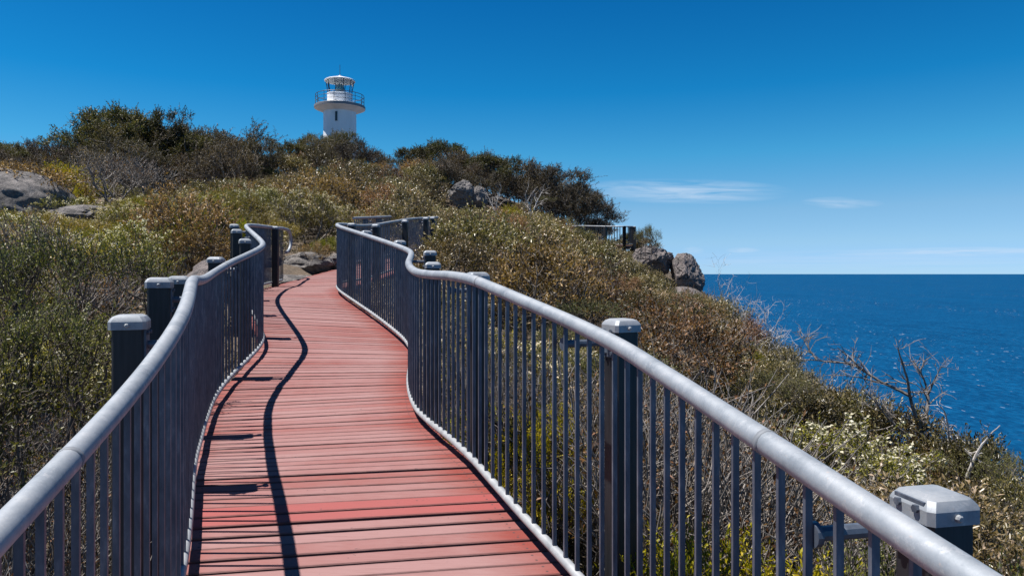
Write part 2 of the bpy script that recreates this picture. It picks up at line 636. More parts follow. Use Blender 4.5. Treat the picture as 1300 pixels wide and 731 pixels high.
GALVD = mat('dull_weld', (.20, .215, .235), .7, .2)
GALV, BAR, BRAIL, POST, PLANK = m_galv(), m_bar(), m_brail(), m_post(), m_plank()
ROCK, ROCKW, SOIL, SEA = m_rock(), m_rock('pinkish_granite', .022), m_ground(), m_sea()
BARK = m_bark('dark_bark', (.03, .024, .02), (.075, .06, .05), (.16, .135, .115))
GREY = m_bark('grey_dead_wood', (.07, .06, .052), (.17, .15, .135), (.33, .30, .275))
PALE = m_bark('bleached_wood', (.28, .255, .235), (.44, .41, .385), (.58, .55, .52))
DRIFT = m_bark('weathered_wood', (.15, .13, .115), (.28, .255, .235), (.44, .41, .385))
TIMBER = m_bark('joist_timber', (.04, .02, .015), (.08, .04, .03), (.13, .06, .05))

# ------------------------------------------------------------------ ground, sea
gx = np.concatenate([np.arange(-75, -26, 1.6), np.arange(-26, 16, .42), np.arange(16, 120, 2.2)])
gy = np.concatenate([np.arange(-18, -2, 1.0), np.arange(-2, 26, .42), np.arange(26, 70, .8), np.arange(70, 142, 2.4)])
XX, YY = np.meshgrid(gx, gy)
ZZ = ground(XX, YY)
nx, ny = len(gx), len(gy)
tv = np.stack([XX, YY, ZZ], -1).reshape(-1, 3)
ii = (np.arange(ny - 1)[:, None] * nx + np.arange(nx - 1)[None, :]).ravel()
tf = np.stack([ii, ii + 1, ii + nx + 1, ii + nx], 1)
me = bpy.data.meshes.new('hillside')
me.from_pydata(tv.tolist(), [], tf.tolist())
me.materials.append(SOIL)
me.polygons.foreach_set('use_smooth', [True] * len(me.polygons))
tag(obj('hillside', me), 'scrub covered headland hillside falling away to the sea', None, None, 'structure')

SEA_Z = -96.0
b = MB()
ys = [-3000, 0, 300, 1000, 4000, 15000, 90000]
xs = [-90000, -15000, -3000, 0, 1000, 4000, 15000, 90000]
vs = [(x, y, SEA_Z) for y in ys for x in xs]
b.add(vs, [(j * 8 + i, j * 8 + i + 1, j * 8 + i + 9, j * 8 + i + 8) for j in range(6) for i in range(7)])
tag(b.build('sea', SEA), 'deep blue sea with scattered whitecaps', None, None, 'structure')

# ------------------------------------------------------------------ boardwalk
rng = random.Random(4)
walk = empty('boardwalk', (0.2, 0, gz(0.2, 0)))
tag(walk, 'red painted timber boardwalk climbing the slope', None, None, 'structure')


def offs(y):
    return float(np.interp(y, [-2, 1, 3.5, 6, 9, 11, 14, 19], [.28, .24, .25, .14, .02, .0, .25, .3]))


W0 = Vector(walk.location)
y = -1.3
pitch = 0.0915
k = 0
while y < 18.9:
    gap = rng.choice([.008, .009, .010, .013, .016, .019]) + (0.006 if rng.random() < .15 else 0)
    y0, y1 = y + gap / 2, y + pitch - gap / 2
    sk = rng.uniform(-.003, .003)
    dz = rng.uniform(-.0035, .0035)
    th = .035
    C = []
    for yy in (y0, y1):
        ly = yy - offs(yy) + sk
        a, c = l_at(ly), r_at(yy)
        eL, eR = .05 + rng.uniform(-.006, .006), .07 + rng.uniform(-.006, .006)
        C.append([np.array((a[0] - eL, ly, a[1] - DECK + dz)), np.array((c[0] + eR, yy, c[1] - DECK + dz))])
    nseg = 3
    be = .004
    vs, fs, uvs = [], [], []
    for j in range(nseg + 1):
        f = j / nseg
        A = C[0][0] * (1 - f) + C[0][1] * f
        B = C[1][0] * (1 - f) + C[1][1] * f
        zw = rng.uniform(-.0012, .0012)
        e = (B - A) / max(np.linalg.norm(B - A), 1e-6)
        for p, vv in ((A + (0, 0, -th), 0), (A + (0, 0, -be + zw), 0), (A + e * be + (0, 0, zw), .05), (B - e * be + (0, 0, zw), .95), (B + (0, 0, -be + zw), 1), (B + (0, 0, -th), 1)):
            vs.append(tuple(p - np.array(W0)))
            uvs.append((f, vv))
    for j in range(nseg):
        for q in range(5):
            fs.append((j * 6 + q, (j + 1) * 6 + q, (j + 1) * 6 + q + 1, j * 6 + q + 1))
        fs.append((j * 6 + 5, (j + 1) * 6 + 5, (j + 1) * 6, j * 6))
    fs += [(0, 1, 2, 3, 4, 5), tuple(nseg * 6 + q for q in (5, 4, 3, 2, 1, 0))]
    me = bpy.data.meshes.new('plank')
    me.from_pydata(vs, [], fs)
    me.materials.append(PLANK)
    ul = me.uv_layers.new(name='UVMap')
    li = np.zeros(len(me.loops), int)
    me.loops.foreach_get('vertex_index', li)
    ul.data.foreach_set('uv', np.array(uvs)[li].ravel())
    fr = me.attributes.new('fresh', 'FLOAT', 'POINT')
    fv = 1.0 if abs((y + .045) - 3.62) < .092 else 0.0
    fr.data.foreach_set('value', [fv] * len(vs))
    obj('plank', me, walk)
    y += pitch
    k += 1
for f in (.10, .5, .90):
    P = []
    for yy in np.arange(-1.3, 18.8, .25):
        ly = yy - offs(yy)
        a, c = l_at(ly), r_at(yy)
        P.append((a[0] * (1 - f) + c[0] * f - W0.x, ly * (1 - f) + yy * f - W0.y, a[1] * (1 - f) + c[1] * f - DECK - .035 - .075 - W0.z))
    bb = MB()
    vs, fs = [], []
    for i, p in enumerate(P):
        for dx, dzz in ((-.035, -.07), (.035, -.07), (.035, .07), (-.035, .07)):
            vs.append((p[0] + dx, p[1], p[2] + dzz))
    for i in range(len(P) - 1):
        for q in range(4):
            w = (q + 1) % 4
            fs.append((i * 4 + q, i * 4 + w, i * 4 + 4 + w, i * 4 + 4 + q))
    fs += [(3, 2, 1, 0), tuple(len(P) * 4 - 4 + q for q in range(4))]
    bb.add(vs, fs).build('joist', TIMBER, walk)

# ------------------------------------------------------------------ railings
BAR_MESH = MB().box((0, 0, 0), (.010, .017, .985)).mesh('baluster', BAR)
cap = MB()
h = .066
cap.box((0, 0, -.014), (2 * h, 2 * h, .034))
ring = [(-h, -h), (h, -h), (h, h), (-h, h)]


def capring(s, z, c=.012):
    a = s
    return [(-a + c, -a, z), (a - c, -a, z), (a, -a + c, z), (a, a - c, z), (a - c, a, z), (-a + c, a, z), (-a, a - c, z), (-a, -a + c, z)]


cap = MB()
rings = [capring(h, -.032), capring(h, -.002), capring(h - .003, .005), capring(h - .012, .017), capring(h - .026, .023, .008)]
vs = [p for r in rings for p in r]
fs = [tuple(range(7, -1, -1))]
for i in range(4):
    for j in range(8):
        q = (j + 1) % 8
        fs.append((i * 8 + j, i * 8 + q, i * 8 + 8 + q, i * 8 + 8 + j))
fs.append(tuple(32 + j for j in range(8)))
cap.add(vs, fs)
CAP_MESH = cap.mesh('post_cap', GALV)
smooth_by_angle(CAP_MESH, 22)
bolt = MB()
for s, ax in ((-1, 1),):
    bolt.tube([(0, 0, 0), (0, -.006, 0)], .0085, 8)
    bolt.tube([(0, -.006, 0), (0, -.009, 0)], [.0085, .005], 8)
BOLT_MESH = bolt.mesh('bolt', BRAIL)
POST_MESH = MB().box((0, 0, -.9), (.11, .11, 1.8), 0, 0, .008).mesh('post', POST)


def arm_mesh(length):
    a = MB()
    a.tube([(0, 0, 0), (length, 0, 0)], .016, 10)
    a.tube([(-.010, 0, 0), (.004, 0, 0)], .027, 14)
    a.box((length - .004, 0, 0), (.008, .085, .13), 0, 0, 0)
    for sy in (-.026, .026):
        for sz in (-.048, .048):
            a.tube([(length - .018, sy, sz), (length - .006, sy, sz)], .009, 6)
    return a


def at_len(path, s):
    d = np.concatenate([[0], np.cumsum(np.linalg.norm(np.diff(path[:, :2], axis=0), axis=1))])
    s = min(max(s, 0), d[-1])
    p = np.array([np.interp(s, d, path[:, k]) for k in range(3)])
    q = np.array([np.interp(min(s + .03, d[-1]), d, path[:, k]) for k in range(3)])
    r = np.array([np.interp(max(s - .03, 0), d, path[:, k]) for k in range(3)])
    return p, math.atan2(q[1] - r[1], q[0] - r[0]), d[-1]


def railing(name, path, label, posts, out, spacing=.1, height=1.0, bar_mesh=BAR_MESH, end_hook=None, bar_end=None, group=None, rail_r=.03, brackets=True, post_mesh=None):
    base = path[0].copy()
    root = empty(name, (base[0], base[1], base[2] - height - .09))
    tag(root, label, 'railing', group)
    R0 = np.array(root.location)
    loc = path - R0
    top = [tuple(p) for p in loc[::4]] + [tuple(loc[-1])]
    if end_hook is not None:
        top = top + [tuple(np.array(p) - R0) for p in end_hook]
    mb = MB().tube(top, rail_r, 14)
    me = mb.mesh('handrail', GALV)
    smooth_by_angle(me, 50)
    obj('handrail', me, root)
    if rail_r < .032:
        tot = at_len(path, 0)[2]
        for q in np.arange(.85, tot, 2.35):
            p, a, _ = at_len(path, q)
            p2 = at_len(path, q + .016)[0]
            MB().tube([p - R0, p2 - R0], rail_r + .0012, 14, cap=True).build('weld_joint', GALVD, root, True)
    low = loc[::4].copy()
    low[:, 2] -= height
    me = MB().tube(low, .021, 10).mesh('bottom_rail', BRAIL)
    smooth_by_angle(me, 50)
    obj('bottom_rail', me, root)
    total = at_len(path, 0)[2]
    s = spacing * .5
    while s < (bar_end or total):
        p, a, _ = at_len(path, s)
        p = p - R0
        obj('baluster', bar_mesh, root, (p[0], p[1], p[2] - height / 2), a)
        s += spacing
    d = np.concatenate([[0], np.cumsum(np.linalg.norm(np.diff(path[:, :2], axis=0), axis=1))])
    for item in posts:
        yy, off = item[:2]
        pdz = item[2] if len(item) > 2 else 0.0
        i = int(np.argmin(np.abs(path[:, 1] - yy)))
        p, a, _ = at_len(path, d[i])
        nrm = np.array((math.sin(a), -math.cos(a), 0)) * out      # to the outside
        w = p + nrm * off - R0
        rz = a - math.pi / 2
        po = obj('post', post_mesh or POST_MESH, root, (w[0], w[1], w[2] - .005 + pdz), rz)
        obj('post_cap', CAP_MESH, po, (0, 0, .004))
        obj('bolt', BOLT_MESH, po, (0, -.066, -.012))
        if brackets and off > .12:
            am = arm_mesh(off - .055 - .02)
            ro = math.atan2(nrm[1], nrm[0])
            st = p + nrm * .02 - R0
            me = am.mesh('bracket', BAR)
            obj('bracket', me, root, (st[0], st[1], st[2] - .095 + pdz * .5), ro)
    return root


hook = []
e = L_S[-1]
for t in np.linspace(0.15, 1.0, 12):
    ang = t * math.pi
    r_ = .235
    q = .30 * math.sin(ang)
    hook.append((e[0] + .02 + q * .02, e[1] + .12 + q, e[2] - r_ * (1 - math.cos(ang)) + .01))
railing('railing', R_S, 'long winding galvanised railing on the seaward side of the boardwalk',
        [(.0, .22), (1.50, .31, -.085), (2.98, .30, -.035), (4.45, .20), (5.95, .20), (7.35, .2), (8.8, .19), (10.25, .17), (12.3, .16), (13.6, .17), (15.3, .17), (17.2, .17), (17.9, .17)], 1)
railing('railing', L_S, 'winding galvanised railing with hooked handrail end on the landward side of boardwalk',
        [(.9, .2), (2.80, .18), (3.80, .16), (4.9, .16), (6.5, .20), (8.1, .17), (9.35, .17), (10.5, .17), (12.98, -.06)], -1, end_hook=hook)
hook2 = []
railing('railing', LF_S[LF_S[:, 1] > 16.2], 'short far galvanised railing above the granite slabs past the boardwalk opening',
        [(17.3, .16), (18.4, .16)], -1)

# ------------------------------------------------------------------ lookout in the distance
LOOK = spline([(3.4, 44.0, 2.93), (4.15, 42, 2.82), (5.0, 41, 2.72), (5.9, 40.4, 2.66), (6.55, 40.2, 2.66), (6.95, 40.6, 2.68), (7.1, 41.5, 2.72), (7.1, 43.0, 2.8)], .05)
lb = MB().box((0, 0, 0), (.04, .04, 1.0)).mesh('baluster', POST)
lpost = MB().box((0, 0, -.95), (.16, .16, 1.9), 0, 0, .008).mesh('post', POST)
railing('lookout_railing', LOOK, 'dark railing of the clifftop lookout beside the boulders', [(42.6, .1), (41.5, .1), (40.75, .1), (40.3, .1), (40.2, .1), (40.9, .1), (41.5, .1)], 1, .16, 1.0, lb, rail_r=.035, brackets=False, post_mesh=lpost)
ld = MB()
vs = [(p[0], p[1], p[2] - 1.09) for p in LOOK[::4]] + [(3.0, 43.6, 1.85)]
n = len(vs)
vs2 = [(x, y_, z - .2) for x, y_, z in vs]
ld.add(vs + vs2, [tuple(range(n)), tuple(range(2 * n - 1, n - 1, -1))] + [(i, i + n, (i + 1) % n + n, (i + 1) % n) for i in range(n)])
tag(ld.build('lookout_deck', TIMBER), 'timber deck of the clifftop lookout', None, None, 'structure')
for x, y_ in ((5.0, 41.4), (6.5, 40.7), (6.9, 42), (4.4, 42.6)):
    pass

# ------------------------------------------------------------------ lighthouse
WHITE = mat('white_render', (.72, .72, .72), .7)
g = NT(WHITE)
n1 = g.noise(1.2, g.pos((1, 1, .3)), 6, .6)
g.base(g.ramp(n1, [(.3, (.70, .70, .70)), (.6, (.82, .82, .82))]))
DARKSTEEL = mat('dark_painted_steel', (.06, .065, .075), .5, .3)
EDGE = mat('slab_edge_grey', (.20, .20, .21), .7)
GLASS = mat('lantern_glass', (.75, .85, .9), .05, 0, .5)
GLASS.node_tree.nodes['Principled BSDF'].inputs['Transmission Weight'].default_value = 1.0
GLASS.node_tree.nodes['Principled BSDF'].inputs['IOR'].default_value = 1.02
LENS = mat('lens_glass', (.22, .34, .32), .15, 0, .8)
LX, LY = -16.02, 66.0
LZ = gz(LX, LY)
pz = lambda v: (347 - v) / 900 * 66 - LZ
lh = empty('lighthouse', (LX, LY, LZ))
tag(lh, 'white round lighthouse with gallery and glazed lantern on the hilltop', 'lighthouse')
zt = pz(139)
mb = MB().lathe([(1.56, -.5), (1.54, 0), (1.5, zt * .5), (1.49, zt + .25)], 48)
me = mb.mesh('tower', WHITE)
smooth_by_angle(me)
obj('tower', me, lh)
sl = MB().lathe([(1.45, zt - .32), (1.50, zt - .32), (2.31, zt + .02), (2.31, zt + .03)], 48, mi=0)
sl.lathe([(2.31, zt + .03), (2.33, zt + .05), (2.33, zt + .24), (2.29, zt + .27)], 48, mi=1)
sl.lathe([(2.29, zt + .27), (.5, zt + .29)], 48, mi=0)
sl.build('gallery', [WHITE, EDGE], lh)
zg = zt + .27
mur = MB().lathe([(1.155, zg - .02), (1.155, pz(121)), (1.19, pz(120.6)), (1.19, pz(119.9)), (.3, pz(119.8))], 40)
me = mur.mesh('lantern_base', WHITE)
smooth_by_angle(me, 30)
obj('lantern_base', me, lh)
z0, z1 = pz(119.9), pz(103)
N = 10
for i in range(N):
    t0, t1 = 2 * math.pi * (i + .3) / N, 2 * math.pi * (i + 1.3) / N
    p0 = (1.07 * math.cos(t0), 1.07 * math.sin(t0), z0)
    p1 = (1.29 * math.cos(t0), 1.29 * math.sin(t0), z1)
    MB().tube([p0, p1], .035, 6).build('glazing_bar', DARKSTEEL, lh)
    q0 = (1.07 * math.cos(t1), 1.07 * math.sin(t1), z0)
    q1 = (1.29 * math.cos(t1), 1.29 * math.sin(t1), z1)
    if i % 1 == 0:
        MB().add([np.array(p) * (.985, .985, 1) for p in (p0, q0, q1, p1)], [(0, 1, 2, 3)]).build('pane', GLASS, lh)
rf = MB().lathe([(1.36, z1 - .06), (1.40, z1 - .05), (1.40, z1 + .01), (1.3, z1 + .07), (.55, z1 + .30), (.12, z1 + .42), (.10, z1 + .52), (.0, z1 + .54)], 40)
rf.lathe([(0, z1 - .01), (1.36, z1 - .06)], 40, mi=0)
me = rf.mesh('roof', [WHITE, EDGE])
smooth_by_angle(me, 30)
obj('roof', me, lh)
MB().tube([(0, 0, z1 + .5), (0, 0, z1 + 1.5)], .022, 6).build('antenna', DARKSTEEL, lh)
ln = MB().lathe([(.0, z0 - .02), (.22, z0), (.16, z0 + .12), (.34, z0 + .25), (.40, z0 + .5), (.34, z0 + .78), (.2, z0 + .9), (0, z0 + .92)], 20)
me = ln.mesh('lens', LENS)
smooth_by_angle(me)
obj('lens', me, lh)
for i in range(14):
    t = 2 * math.pi * (i + .5) / 14
    MB().tube([(2.2 * math.cos(t), 2.2 * math.sin(t), zg - .02), (2.2 * math.cos(t), 2.2 * math.sin(t), zg + .98)], .024, 6).build('rail_post', DARKSTEEL, lh)
for zz in (.33, .66, .97):
    P = [(2.2 * math.cos(t), 2.2 * math.sin(t), zg + zz) for t in np.linspace(0, 2 * math.pi, 49)]
    MB().tube(P, .02 if zz < .9 else .027, 6, cap=False).build('gallery_rail', DARKSTEEL, lh)
wz = (pz(146) + pz(158)) / 2
wd = MB().box((.03, -1.49, wz), (.22, .08, .88)).build('window', EDGE, lh)
MB().box((.03, -1.522, wz), (.15, .03, .80)).build('pane', mat('window_dark', (.01, .012, .015), .2), wd)
MB().box((-.1, -1.2, zg + .35), (.12, .06, .05)).build('vent', DARKSTEEL, lh)

# ------------------------------------------------------------------ boulders


def boulder(name, label, c, s, seed, m=ROCK, rz=0., cuts=5, rough=.16, sub=4, group=None, sharp=.95):
    import bmesh
    bm = bmesh.new()
    bmesh.ops.create_icosphere(bm, subdivisions=sub, radius=1.0)
    r = random.Random(seed)
    planes = []
    for _ in range(cuts):
        v = Vector((r.gauss(0, 1), r.gauss(0, 1), r.gauss(0, .8))).normalized()
        planes.append((v, r.uniform(.62, .9)))
    for v in bm.verts:
        p = v.co.copy()
        for nrm, d in planes:
            k_ = p.dot(nrm)
            if k_ > d:
                p -= nrm * (k_ - d) * sharp
        o = Vector((seed * 3.1, seed * 1.7, 0))
        p *= 1 + rough * (mnoise.fractal(p * 1.6 + o, 1.0, 2.0, 5) * .8) + rough * .25 * mnoise.noise(p * 9 + o)
        cr = abs(mnoise.noise(p * 2.3 + o * 2))
        if cr < .045 and rough > .11:
            p *= 1 - .11 * (1 - cr / .045)
        v.co = Vector((p.x * s[0], p.y * s[1], p.z * s[2]))
    me = bpy.data.meshes.new(name)
    bm.to_mesh(me)
    bm.free()
    me.materials.append(m)
    smooth_by_angle(me, 32)
    o = obj(name, me, None, c, rz)
    return tag(o, label, 'boulder', group)


boulder('boulder', 'huge smooth grey granite dome among the low green heath', (-14.0, 18.2, 1.2), (2.9, 2.1, 1.62), 4, ROCK, -.1, 2, .09, 6)
boulder('boulder', 'low pale granite slab at the foot of the granite dome', (-10.7, 17.7, 1.3), (1.0, .9, .42), 5, ROCK, .2, 4, .12)
boulder('boulder', 'pale cracked granite boulder below the clifftop lookout railing', (7.65, 38.5, .62), (1.22, 1.2, .95), 8, ROCKW, .3, 11, .2, 6)
boulder('boulder', 'dark rounded granite boulder leaning over the sea', (9.2, 37.6, -.15), (.95, 1.1, 1.22), 12, ROCKW, .1, 10, .18, 6)
boulder('boulder', 'granite block half buried in scrub under the dark rounded boulder', (8.5, 35.6, -1.5), (1.2, 1.2, .85), 17, ROCKW, .5, 6, .16)
boulder('boulder', 'squarish granite tor on the slope below the skyline trees', (-3.25, 45.0, 5.0), (.9, .8, 1.0), 21, ROCK, .2, 11, .18, 5)
boulder('boulder', 'smaller split granite rock beside the squarish tor', (-2.15, 45.2, 4.75), (.62, .7, .85), 25, ROCK, .6, 7, .16)
boulder('boulder', 'flat granite slab at the opening between the two railings', (-4.95, 14.6, -.2), (.95, .75, .26), 31, ROCK, .3, 5, .14)
boulder('boulder', 'dark lichen covered rock just past the boardwalk opening', (-4.55, 15.8, .2), (.72, .5, .26), 33, ROCK, -.3, 6, .2)
boulder('boulder', 'small rough stone under the hooked handrail end', (-5.5, 15.4, .22), (.5, .45, .26), 35, ROCK, .9, 6, .2)
boulder('boulder', 'pale stone step beside the far short railing', (-4.05, 16.2, .22), (.35, .5, .22), 37, ROCK, .2, 5, .15)
boulder('boulder', 'pinkish granite rock in the heath behind the landward posts', (-4.0, 9.6, -.12), (.36, .4, .3), 39, ROCKW, .2, 5, .18)

# ------------------------------------------------------------------ plants: meshes


def fast_mesh(name, V, T, tint, mats, mi=None):
    """V (n,3), T triangles (m,3)"""
    me = bpy.data.meshes.new(name)
    n, m = len(V), len(T)
    me.vertices.add(n)
    me.vertices.foreach_set('co', np.asarray(V, np.float32).ravel())
    me.loops.add(m * 3)
    me.loops.foreach_set('vertex_index', np.asarray(T, np.int32).ravel())
    me.polygons.add(m)
    me.polygons.foreach_set('loop_start', np.arange(0, m * 3, 3, dtype=np.int32))
    for q in mats:
        me.materials.append(q)
    if mi is not None:
        me.polygons.foreach_set('material_index', np.asarray(mi, np.int32))
    if tint is not None:
        a = me.attributes.new('tint', 'FLOAT', 'POINT')
        a.data.foreach_set('value', np.asarray(tint, np.float32))
    me.update(calc_edges=True)
    return me


def unit(a):
    return a / np.maximum(np.linalg.norm(a, axis=-1, keepdims=True), 1e-9)


def leaf_geo(r, P, D, L, Wd, fold=.25, flat=0.0):
    """folded diamond leaves: P base, D direction"""
    n = len(P)
    N = r.normal(size=(n, 3))
    N[:, 2] = np.abs(N[:, 2]) + flat + .55
    N = unit(N - D * np.sum(N * D, 1, keepdims=True))
    Sd = np.cross(D, N)
    L = (L * r.uniform(.7, 1.25, n))[:, None]
    w = (Wd * r.uniform(.75, 1.2, n))[:, None]
    V = np.empty((n, 4, 3))
    V[:, 0] = P
    V[:, 1] = P + D * L * .45 + Sd * w * .5 + N * w * fold
    V[:, 2] = P + D * L
    V[:, 3] = P + D * L * .45 - Sd * w * .5 + N * w * fold
    base = np.arange(n)[:, None] * 4
    T = np.concatenate([base + np.array([[0, 1, 2]]), base + np.array([[0, 2, 3]])], 0)
    return V.reshape(-1, 3), T


def prism_geo(A, B, ra, rb):
    """thin 3-sided twigs from A to B"""
    n = len(A)
    D = unit(B - A)
    ref = np.where(np.abs(D[:, 2:3]) < .9, np.array([[0, 0, 1.]]), np.array([[1., 0, 0]]))
    U = unit(np.cross(D, ref))
    Vv = np.cross(D, U)
    V = np.empty((n, 6, 3))
    ra = np.broadcast_to(np.asarray(ra, float), (n,))[:, None]
    rb = np.broadcast_to(np.asarray(rb, float), (n,))[:, None]
    for j in range(3):
        t = 2 * math.pi * j / 3
        o = math.cos(t) * U + math.sin(t) * Vv
        V[:, j] = A + o * ra
        V[:, 3 + j] = B + o * rb
    base = np.arange(n)[:, None] * 6
    T = []
    for j in range(3):
        q = (j + 1) % 3
        T += [base + np.array([[j, q, 3 + q]]), base + np.array([[j, 3 + q, 3 + j]])]
    return V.reshape(-1, 3), np.concatenate(T, 0)


def join(parts):
    V, T, ti, mi, o = [], [], [], [], 0
    for v, t, tint, m in parts:
        V.append(v)
        T.append(t + o)
        ti.append(np.broadcast_to(tint, (len(v),)))
        mi.append(np.full(len(t), m))
        o += len(v)
    return np.vstack(V), np.vstack(T), np.concatenate(ti), np.concatenate(mi)


def make_plant(seed, R=.8, H=1.2, zc=.35, K=40, twigs=14, tl=.22, nl=10, ll=.045, lw=.017, up=.4, stems=5, bare=0.0,
               leafm=None, barkm=None, flowm=None, flowers=0.0, lobes=5, stemr=.018, sprawl=.35, spread=.45, droop=0.0, twr=.0028, shell=.45, wood=1.0, flat=0.0, lobamp=1.0):
    """returns (crown mesh, stem mesh, joined mesh); unit = metres, base at the origin"""
    r = np.random.default_rng(seed)
    lob = unit(r.normal(size=(lobes, 3)) + np.array([0, 0, .4]))
    la = r.uniform(.15, .45, lobes) * lobamp
    dirs = unit(r.normal(size=(K, 3)))
    dirs[:, 2] = np.where(dirs[:, 2] < -.35, -dirs[:, 2], dirs[:, 2])
    rad = r.uniform(shell, 1.0, K) ** .7
    mult = (.72 - .12 * (lobamp - 1)) + np.max(np.maximum(dirs @ lob.T, 0) ** 4 * la[None, :], axis=1)
    rad = rad * mult
    zc_ = zc * H
    C = np.stack([dirs[:, 0] * rad * R, dirs[:, 1] * rad * R,
                  zc_ + np.where(dirs[:, 2] > 0, (H - zc_ - tl * .4) * rad * dirs[:, 2], zc_ * .85 * rad * dirs[:, 2])], 1)
    wood_parts = []
    # stems
    SP = []
    SR = []
    for s in range(stems):
        a = 2 * math.pi * (s + r.uniform(-.3, .3)) / stems
        tgt = np.array([math.cos(a) * R * r.uniform(.3, .75), math.sin(a) * R * r.uniform(.3, .75), H * r.uniform(.55, .85)])
        if stems == 1:
            tgt[:2] *= .3
        b0 = np.array([math.cos(a), math.sin(a), 0]) * sprawl * .12 * R - np.array([0, 0, .12])
        mid = b0 * .5 + tgt * .5 + np.array([math.cos(a), math.sin(a), -.2]) * sprawl * R * .4 + r.normal(size=3) * .05 * H
        t = np.linspace(0, 1, 9)[:, None]
        P = (1 - t) ** 2 * b0 + 2 * t * (1 - t) * mid + t * t * tgt + r.normal(size=(9, 3)) * .016 * H * (t > 0)
        rr = stemr * (1 - .7 * t[:, 0])
        V, T = prism_geo(P[:-1], P[1:], rr[:-1], rr[1:])
        wood_parts.append((V, T, 0.5, 0))
        SP.append(P)
        SR.append(rr)
    SPa, SRa = np.vstack(SP), np.concatenate(SR)
    # branches to clumps
    for c in C:
        d = np.linalg.norm(SPa - c, axis=1) + 2.0 * np.maximum(SPa[:, 2] - c[2] + .12 * H, 0)
        i = int(np.argmin(d))
        p0 = SPa[i]
        mid = (p0 + c) / 2 + r.normal(size=3) * .10 * np.linalg.norm(c - p0) + np.array([0, 0, -.04 * H])
        t = np.linspace(0, 1, 5)[:, None]
        P = (1 - t) ** 2 * p0 + 2 * t * (1 - t) * mid + t * t * c
        rr = np.linspace(SRa[i] * .55, twr * 1.3, 5)
        V, T = prism_geo(P[:-1], P[1:], rr[:-1], rr[1:])
        wood_parts.append((V, T, 0.5, 0))
    # twigs
    nT = K * twigs
    A = np.repeat(C, twigs, 0) + r.normal(size=(nT, 3)) * tl * .25
    outw = unit(A - np.array([0, 0, zc_ * .6]))
    D = unit(outw * spread + np.array([0, 0, up]) + r.normal(size=(nT, 3)) * .55)
    Lt = tl * r.uniform(.5, 1.25, nT)
    Bm = A + D * Lt[:, None] * .55
    D2 = unit(D + r.normal(size=(nT, 3)) * .3 + np.array([0, 0, -droop]))
    B = Bm + D2 * Lt[:, None] * .45
    V, T = prism_geo(A, Bm, twr, twr * .75)
    wood_parts.append((V, T, 0.5, 0))
    V, T = prism_geo(Bm, B, twr * .75, twr * .4)
    wood_parts.append((V, T, 0.5, 0))
    leaf_parts = []
    keep = r.random(nT) >= bare
    Ak, Bmk, Bk, D2k = A[keep], Bm[keep], B[keep], D2[keep]
    nk = len(Ak)
    if nk and nl:
        f = np.tile(np.linspace(.15, 1.0, nl), nk) + r.uniform(-.05, .05, nk * nl)
        f = np.clip(f, 0, 1)[:, None]
        a, m_, b_, d_ = (np.repeat(q, nl, 0) for q in (Ak, Bmk, Bk, D2k))
        P = np.where(f < .55, a + (m_ - a) * (f / .55), m_ + (b_ - m_) * ((f - .55) / .45))
        LD = unit(d_ * .75 + r.normal(size=P.shape) * .62 + np.array([0, 0, .12 - droop]))
        V, T = leaf_geo(r, P, LD, ll, lw, flat=flat)
        clump_t = np.repeat(np.repeat(r.uniform(-.18, .18, K), twigs)[keep], nl)
        tint = np.clip(.5 + clump_t + r.normal(size=len(P)) * .23, 0.02, .98)
        leaf_parts.append((V, T, np.repeat(tint, 4), 0))
    if flowers > 0 and flowm is not None:
        hi = np.where(keep & (outw[:, 2] > .1) & (r.random(nT) < flowers))[0]
        m_ = 9
        P = np.repeat(B[hi], m_, 0) + r.normal(size=(len(hi) * m_, 3)) * .012
        LD = unit(r.normal(size=P.shape) + np.array([0, 0, .7]))
        V, T = leaf_geo(r, P, LD, .022, .02, flat=.8)
        leaf_parts.append((V, T, np.repeat(r.uniform(.2, .9, len(P)), 4), 1))
    fm = [leafm] + ([flowm] if flowm else [])
    wv, wt, wti, _ = join(wood_parts)
    stem = fast_mesh('stems', wv, wt, None, [barkm])
    crown = None
    if leaf_parts:
        lv, lt, lti, lmi = join(leaf_parts)
        crown = fast_mesh('crown', lv, lt, lti, fm, lmi)
        V, T, ti, mi = join([(wv, wt, 0.5, 0)] + [(lv, lt, lti, 0)])
        mi[len(wt):] = lmi + 1
        both = fast_mesh('plant', V, T, ti, [barkm] + fm, mi)
    else:
        both = stem
    return crown, stem, both


FLOWER = m_leaf('cream_blossom', [(0, (.50, .43, .28)), (.6, (.66, .61, .47)), (1, (.80, .77, .66))], .6, .2)
L_SCRUB = m_leaf('olive_scrub_leaf', [(0, (.018, .018, .006)), (.28, (.075, .070, .022)), (.55, (.165, .140, .050)), (.8, (.285, .235, .115)), (1, (.48, .40, .27))], .34, .22, .55)
L_BROWN = m_leaf('russet_scrub_leaf', [(0, (.030, .017, .007)), (.3, (.110, .068, .026)), (.6, (.215, .138, .054)), (.85, (.34, .225, .11)), (1, (.46, .32, .20))], .45)
L_HEATH = m_leaf('heath_leaf', [(0, (.06, .066, .008)), (.4, (.19, .18, .020)), (.7, (.29, .26, .034)), (1, (.42, .36, .10))], .55)
L_LIME = m_leaf('lime_leaf', [(0, (.09, .105, .008)), (.45, (.24, .25, .014)), (.75, (.37, .345, .022)), (1, (.48, .42, .06))], .55, .35)
L_TEA = m_leaf('grey_green_leaf', [(0, (.020, .026, .007)), (.35, (.085, .100, .026)), (.65, (.165, .178, .052)), (1, (.34, .33, .17))], .42)
L_TREE = m_leaf('dark_tree_leaf', [(0, (.016, .020, .007)), (.45, (.050, .056, .016)), (.75, (.095, .096, .028)), (1, (.17, .15, .06))], .48)
